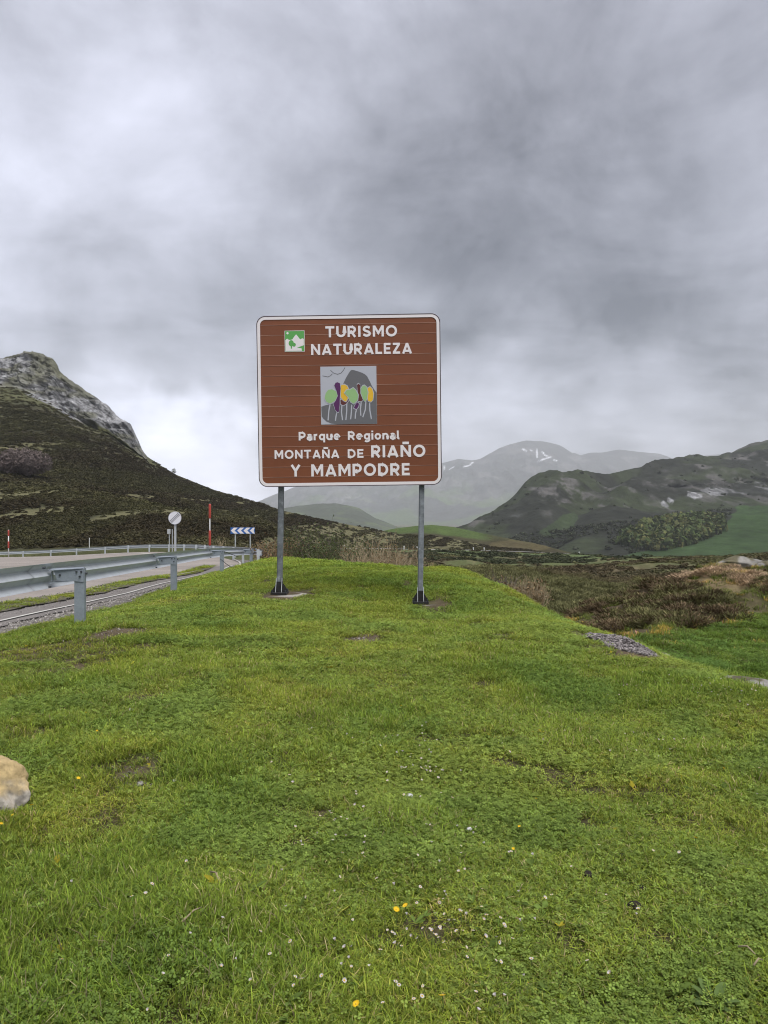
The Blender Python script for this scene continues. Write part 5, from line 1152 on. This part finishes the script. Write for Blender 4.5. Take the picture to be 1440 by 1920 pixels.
bush('sapling', at(409, 72), 2.0, .7, 5, 11, M['straw'], M['straw'], 0, 0, 'pale bare sapling left of the chevron board', 'sapling', None, .03)
bush('sapling', at(396, 73), 1.5, .6, 5, 12, M['straw'], M['straw'], 0, 0, 'smaller pale bare sapling behind the tall snow pole', 'sapling', None, .03)
def hill_at(u, v, GRID):
    Xs, Ys, Zs, Ts, Us = GRID; uu, vv_ = project(Xs, Ys, Zs); m = (Ts > .02) & (Ts < 3.01); d = (uu - u) ** 2 + (vv_ - v) ** 2 + np.where(m, 0, 1e9); i = np.unravel_index(np.argmin(d), d.shape); return Vector((Xs[i], Ys[i], Zs[i]))
def crown_tree(name, base, hgt, wid, seed, bark, leaf, nleaf, lsz, label, th=.12, flat=1.0, cat='tree'):
    g = np.random.default_rng(seed); t = empty(name, base); tag(t, label, cat); mb = MB(); tips = []
    for i in range(7): a = i * .9 + g.random(); twigs(mb, Vector((0, 0, -.3)), Vector((math.cos(a) * wid / hgt * .9, math.sin(a) * wid / hgt * .9, 1)), hgt * .5, th, 3, g, .5, .1, tips)
    mb.build('trunk', bark, t); lb = MB()
    for _ in range(nleaf):
        d = Vector(g.normal(0, 1, 3)).normalized(); r = (.45 + .55 * g.random() ** .6) * (1 + .18 * math.sin(5 * math.atan2(d.y, d.x) + seed)); p = Vector((d.x * wid / 2 * r, d.y * wid / 2 * r, hgt * .52 + d.z * hgt * .48 * r * flat)); u_ = Vector(g.normal(0, 1, 3)).normalized(); v_ = u_.cross(Vector(g.normal(0, 1, 3))).normalized(); L = lsz * (.6 + .8 * g.random())
        lb.add([p - u_ * L / 2, p + v_ * L * .16, p + u_ * L / 2, p - v_ * L * .16], [(0, 1, 2, 3)])
    lb.build('crown', leaf, t); return t
b = hill_at(42, 893, GL); s_ = b.y / F
crown_tree('bare_tree', b, 50 * s_, 92 * s_, 5, M['bark'], M['purple_twig'], 9000, .75, 'rounded purplish bare tree on the left hillside', .16)
b = hill_at(325, 887, GL); s_ = b.y / F
crown_tree('lone_tree', b, 10 * s_, 7.5 * s_, 6, M['bark'], M['willow_leaf'], 160, .5, 'tiny lone tree standing on the skyline of the left ridge', .05)

# ------------------------------------------------------------------ stones
def rock(name, loc, dims, seed, cfun, label, m, rotz=0, sub=5, rough_=.12, cat='rock', group=None, flatb=True):
    bm = bmesh.new(); bmesh.ops.create_icosphere(bm, subdivisions=sub, radius=.5); g = np.random.default_rng(seed)
    pl = [(Vector(g.normal(0, 1, 3)).normalized(), .30 + .14 * g.random()) for _ in range(11)]
    V = []
    for v in bm.verts:
        p = v.co.copy()
        for nrm, d in pl:
            e = p.dot(nrm) - d
            if e > 0: p -= nrm * e * .82
        V.append(p)
    V = np.array(V); nz_ = fbm(V[:, 0] * 4 + seed, V[:, 1] * 4 + V[:, 2] * 3, seed, 4) - .5; nz2 = fbm(V[:, 0] * 14 + seed, V[:, 2] * 14 + V[:, 1] * 9, seed + 3, 3, .6, True) - .5
    V = V * (1 + rough_ * 1.6 * nz_ + rough_ * .45 * nz2)[:, None] * np.array(dims); c, s = math.cos(rotz), math.sin(rotz); V = np.stack([V[:, 0] * c - V[:, 1] * s, V[:, 0] * s + V[:, 1] * c, V[:, 2]], 1)
    Fc = [[q.index for q in f.verts] for f in bm.faces]; bm.free()
    o = link(name, mesh(name, V, Fc, m, True, cols=cfun(V / np.array([max(dims)] * 3))), None, loc); tag(o, label, cat, group); return o
M['rock'] = mat('field_stone', attr='col', rough=.9, spec=.2, nscale=9, namp=.22, nscale2=45, namp2=.25, bump=.006, bscale=45)
def c_boulder(p):
    n = fbm(p[:, 0] * 5 + 3, p[:, 2] * 5 + p[:, 1] * 3, 7, 4); top = sstep(.14, .30, p[:, 2] + (p[:, 0] - .1) * .55 + (n - .5) * .45); c = np.zeros((len(p), 3)); c[:] = (.34, .31, .27); c = c * (1 - top[:, None]) + np.array([.44, .33, .17]) * top[:, None]
    dkm = sstep(.56, .64, fbm(p[:, 0] * 9, p[:, 2] * 9 + p[:, 1] * 7, 17, 4)) * (1 - top * .85); return c * (1 - dkm[:, None] * .5)
def c_grey(p):
    n = fbm(p[:, 0] * 6, p[:, 2] * 9 + p[:, 1] * 5, 27, 4); c = np.array([.235, .225, .205])[None] * (.6 + .75 * n)[:, None]; m = sstep(.58, .68, fbm(p[:, 0] * 4 + 9, p[:, 1] * 4, 37, 3)); return c * (1 - m[:, None]) + np.array([.10, .09, .055]) * m[:, None]
b = on_ground(2, 1529); rock('boulder', (b.x - .115, b.y + .10, b.z + .07), (.40, .36, .38), 21, c_boulder, 'yellow and grey boulder at the left edge in the grass', M['rock'], .4, 5, .2)
b = on_ground(1412, 1295); rock('flat_rock', (b.x + .06, b.y + .16, b.z + .0), (.62, .30, .16), 12, c_grey, 'flat grey rock set in the turf near the right edge', M['rock'], -.75)
b = at(1392, 24.2); rock('rock_outcrop', (b.x, b.y, b.z + .10), (2.0, 1.0, .62), 13, c_grey, 'grey rock outcrop on top of the hillock', M['rock'], .1)
b = at(1445, 23.5); rock('rock_outcrop', (b.x + .2, b.y, b.z + .02), (1.3, .8, .45), 14, c_grey, 'smaller grey rock right of the outcrop on the hillock', M['rock'], -.4)
def c_white(p): return np.tile(np.array([.55, .54, .56]), (len(p), 1))
for u, v, wpx, lab in [(768, 1500, 19, 'small white stone in the turf below the sign'), (247, 1334, 13, 'small pale grey stone in the turf left of the sign'), (328, 1467, 11, 'small pale stone beside the bare patch near the boulder'), (880, 1561, 15, 'little grey stone among daisies, right of the white stone'), (262, 1474, 16, 'dark grey stone in the bare gravelly patch')]:
    b = on_ground(u, v + 3); s_ = wpx / F * b.y; rock('stone', (b.x, b.y, b.z + s_ * .22 + .012), (s_, s_ * .8, s_ * .6), int(u), c_white if 'dark' not in lab else c_grey, lab, M['rock'], u, 3, .1, 'stone', 'small stones lying in the turf')
# exposed stones along the lip of the bank
for i, (u, v, wpx) in enumerate([(1245, 1232, 34), (1262, 1240, 26), (1283, 1247, 30), (1300, 1253, 24), (1218, 1222, 24), (1170, 1187, 14)]):
    b = on_ground(u, v); s_ = wpx / F * b.y; rock('stone', (b.x, b.y + .03, b.z + .005), (s_, s_ * .8, s_ * .42), 70 + i, c_grey, ['flat earthy stone in the eroded lip of the bank, nearest the gravel heap', 'second earthy stone along the eroded lip right of the gravel heap', 'third earthy stone along the eroded lip right of the gravel heap', 'last earthy stone along the eroded lip, nearest the flat rock', 'earthy stone touching the right end of the gravel heap', 'dark stone on top of the gravel heap'][i], M['rock'], i * 1.3, 3, .15, 'stone', 'stones along the eroded lip')
# droppings and twigs in the turf
for i, (u, v, wpx, lab) in enumerate([(1190, 1705, 38, 'dark lump of dung in the grass, the largest and lowest one'), (1103, 1647, 28, 'dark dung lump higher up, left of two others'), (1168, 1611, 22, 'small dark dung lump, the highest of the group'), (1205, 1672, 26, 'dark dung lump just above the largest one')]):
    b = on_ground(u, v); s_ = wpx / F * b.y; rock('dung', (b.x, b.y, b.z + .012), (s_ * .8, s_ * .7, s_ * .45), 40 + i, lambda p: np.tile(np.array([.02, .015, .01]), (len(p), 1)), lab, M['dung'], i, 3, .3, 'dung', 'dung lumps in the turf')
for (u0, v0), (u1, v1), lab in [((395, 1655), (410, 1672), 'short pale twig lying in the turf at left'), ((342, 1752), (378, 1725), 'long dry stalk lying in the turf at lower left'), ((1384, 1800), (1416, 1815), 'pale dry stalk lying in the turf at lower right'), ((1413, 1838), (1430, 1826), 'stubby pale stalk in the turf at lower right')]:
    a = on_ground(u0, v0); c = on_ground(u1, v1); md = (a + c) / 2 + Vector((.004, .004, .012)); up = Vector((0, 0, .045)); k = MB(); k.tube([a + up - a, md + up - a, c + up - a], [.0035, .003, .002], 6); tag(k.build('dry_stalk', M['straw'], None, True, a), lab, 'twig', 'dry stalks in the turf')

# ------------------------------------------------------------------ flowers
def flower_mesh(name, npet, r, rc, m0, m1, cup=.15, stem=True):
    mb = MB()
    for i in range(npet):
        a = 2 * math.pi * i / npet; d = Vector((math.cos(a), math.sin(a), 0)); n_ = Vector((-d.y, d.x, 0)); ww = r * 2.4 / npet * 1.3; up = Vector((0, 0, r * cup))
        mb.add([d * rc * .5 - n_ * ww * .3, d * r * .8 - n_ * ww * .6 + up, d * r + up * 1.1, d * r * .8 + n_ * ww * .6 + up, d * rc * .5 + n_ * ww * .3], [(0, 1, 2, 3, 4)])
    n = 8; mb.add([(rc * math.cos(6.283 * i / n), rc * math.sin(6.283 * i / n), .0015) for i in range(n)] + [(0, 0, rc * .55 + .0015)], [(i, (i + 1) % n, n) for i in range(n)], 1)
    if stem: mb.tube([(0, 0, 0), (.003, 0, -.05)], .0012, 4, 2, False)
    return mesh(name, mb.V, mb.F, [m0, m1, M['stem']], False, mb.M)
daisies = [flower_mesh('daisy', 11, .0105, .0042, M['petal'], M['pollen'], c) for c in (.1, .35, .8)] + [flower_mesh('daisy', 9, .0085, .003, M['petal'], M['pollen'], 1.4)]
def place_flower(me, name, pos, s, g=None):
    o = bpy.data.objects.new(name, me); COL.objects.link(o); o.location = pos; o.scale = (s, s, s); o.rotation_euler = (rng.normal(-.25, .3), rng.normal(0, .3), rng.random() * 6.28); return o
CL = [(790, 1435, 60, 26, 26), (700, 1385, 60, 14, 14), (800, 1460, 26, 12, 14), (610, 1570, 70, 36, 18), (660, 1600, 60, 40, 16), (880, 1600, 110, 30, 22), (860, 1745, 120, 60, 34), (800, 1770, 46, 20, 18), (700, 1830, 160, 50, 26), (930, 1800, 110, 60, 22), (420, 1850, 220, 60, 12), (300, 1690, 150, 60, 8), (1000, 1400, 160, 30, 14), (1250, 1300, 110, 16, 30), (1360, 1300, 50, 14, 24), (1240, 1410, 60, 14, 10), (1330, 1610, 80, 40, 10), (560, 1385, 130, 40, 12), (620, 1720, 110, 50, 16), (760, 1650, 130, 40, 16), (1060, 1720, 120, 60, 8), (350, 1340, 160, 50, 10), (700, 1250, 260, 26, 16), (960, 1180, 130, 26, 10), (1000, 1460, 120, 40, 8)]
cnt = 0
for u, v, su, sv, m in CL:
    for _ in range(m):
        if cnt >= 300: break
        lo = 1.0 if rng.random() < .5 else 2.2; uu = u + rng.normal(0, su * .6 * lo); vv_ = v + rng.normal(0, sv * .8 * lo)
        if not (-15 < uu < 1455 and 1130 < vv_ < 1925): continue
        p = on_ground(uu, vv_ + 4, 1.9, 22)
        if p.x > 3.3 or p.y > 15: continue
        o = place_flower(daisies[int(rng.choice(4, p=[.4, .25, .2, .15]))], 'daisy', p + Vector((0, 0, .046 + .014 * rng.random())), .5 + .32 * rng.random()); cnt += 1
        tag(o, 'tiny white daisy growing in the green turf', 'daisy', 'daisies scattered in the turf')
dand = flower_mesh('bloom', 16, .016, .006, M['dandelion'], M['pollen'], .2, False); dand2 = flower_mesh('bloom', 8, .010, .004, M['dandelion'], M['pollen'], .5, False)
for u, v, big, lab in [(743, 1733, 1, 'largest yellow dandelion near the bottom centre'), (760, 1725, .75, 'smaller yellow dandelion right of the largest one'), (829, 1901, .95, 'yellow dandelion at the bottom edge, right of centre'), (668, 1917, .8, 'yellow dandelion cut by the bottom edge'), (147, 1477, .7, 'yellow flower right of the boulder'), (60, 1529, .7, 'yellow flower just below the boulder'), (24, 1549, .6, 'small yellow flower lower left, below the boulder'), (2, 1566, .6, 'yellow flower at the left edge below the boulder'), (300, 1425, .55, 'small yellow flower above the bare patch'), (161, 1349, .6, 'yellow flower in the turf at left, level with a pale stone'), (182, 1385, .55, 'small yellow flower above and right of the boulder'), (752, 1335, .65, 'yellow flower midway between the sign and white stone'), (1304, 1592, .8, 'yellow flower in the turf at right'), (1005, 1516, .55, 'small yellow flower right of the white stone'), (1357, 1457, .55, 'small yellow flower far right in the turf'), (962, 1615, .5, 'small yellow flower above the dung lumps'), (974, 1571, .5, 'tiny yellow flower right of the grey stone')]:
    p = on_ground(u, v + 4, 1.9, 22); t = empty('dandelion', p); tag(t, lab, 'dandelion', 'yellow dandelions in the turf')
    hh = .062; o = link('bloom', dand if big > .6 else dand2, t, (0, 0, hh)); sc_ = (.5 + .33 * big) * (1 if big > .6 else 1.15); o.scale = (sc_,) * 3; o.rotation_euler = (-.45, .15, rng.random() * 6)
    k = MB(); k.tube([(0, 0, 0), (.004, .002, hh * .5), (0, 0, hh)], .0016, 5, cap=False); k.build('stem', M['stem'], t)
# the big dock plant at the lower right corner
p = on_ground(1352, 1908); t = link('dock_plant', cmesh('dock_plant', *(lambda me: ([v.co[:] for v in me.vertices], [list(f.vertices) for f in me.polygons], [(.10, .165, .085)] * len(me.vertices)))(rosette(20, .085, .30, 9, .7)), mat('dock_leaf', (.11, .16, .05), rough=.95, spec=.05, nscale=20, namp=.25, transl=.2), True), None, (p.x, p.y + .05, p.z - .006)); tag(t, 'broad leaved grey green plant at the lower right corner', 'plant')
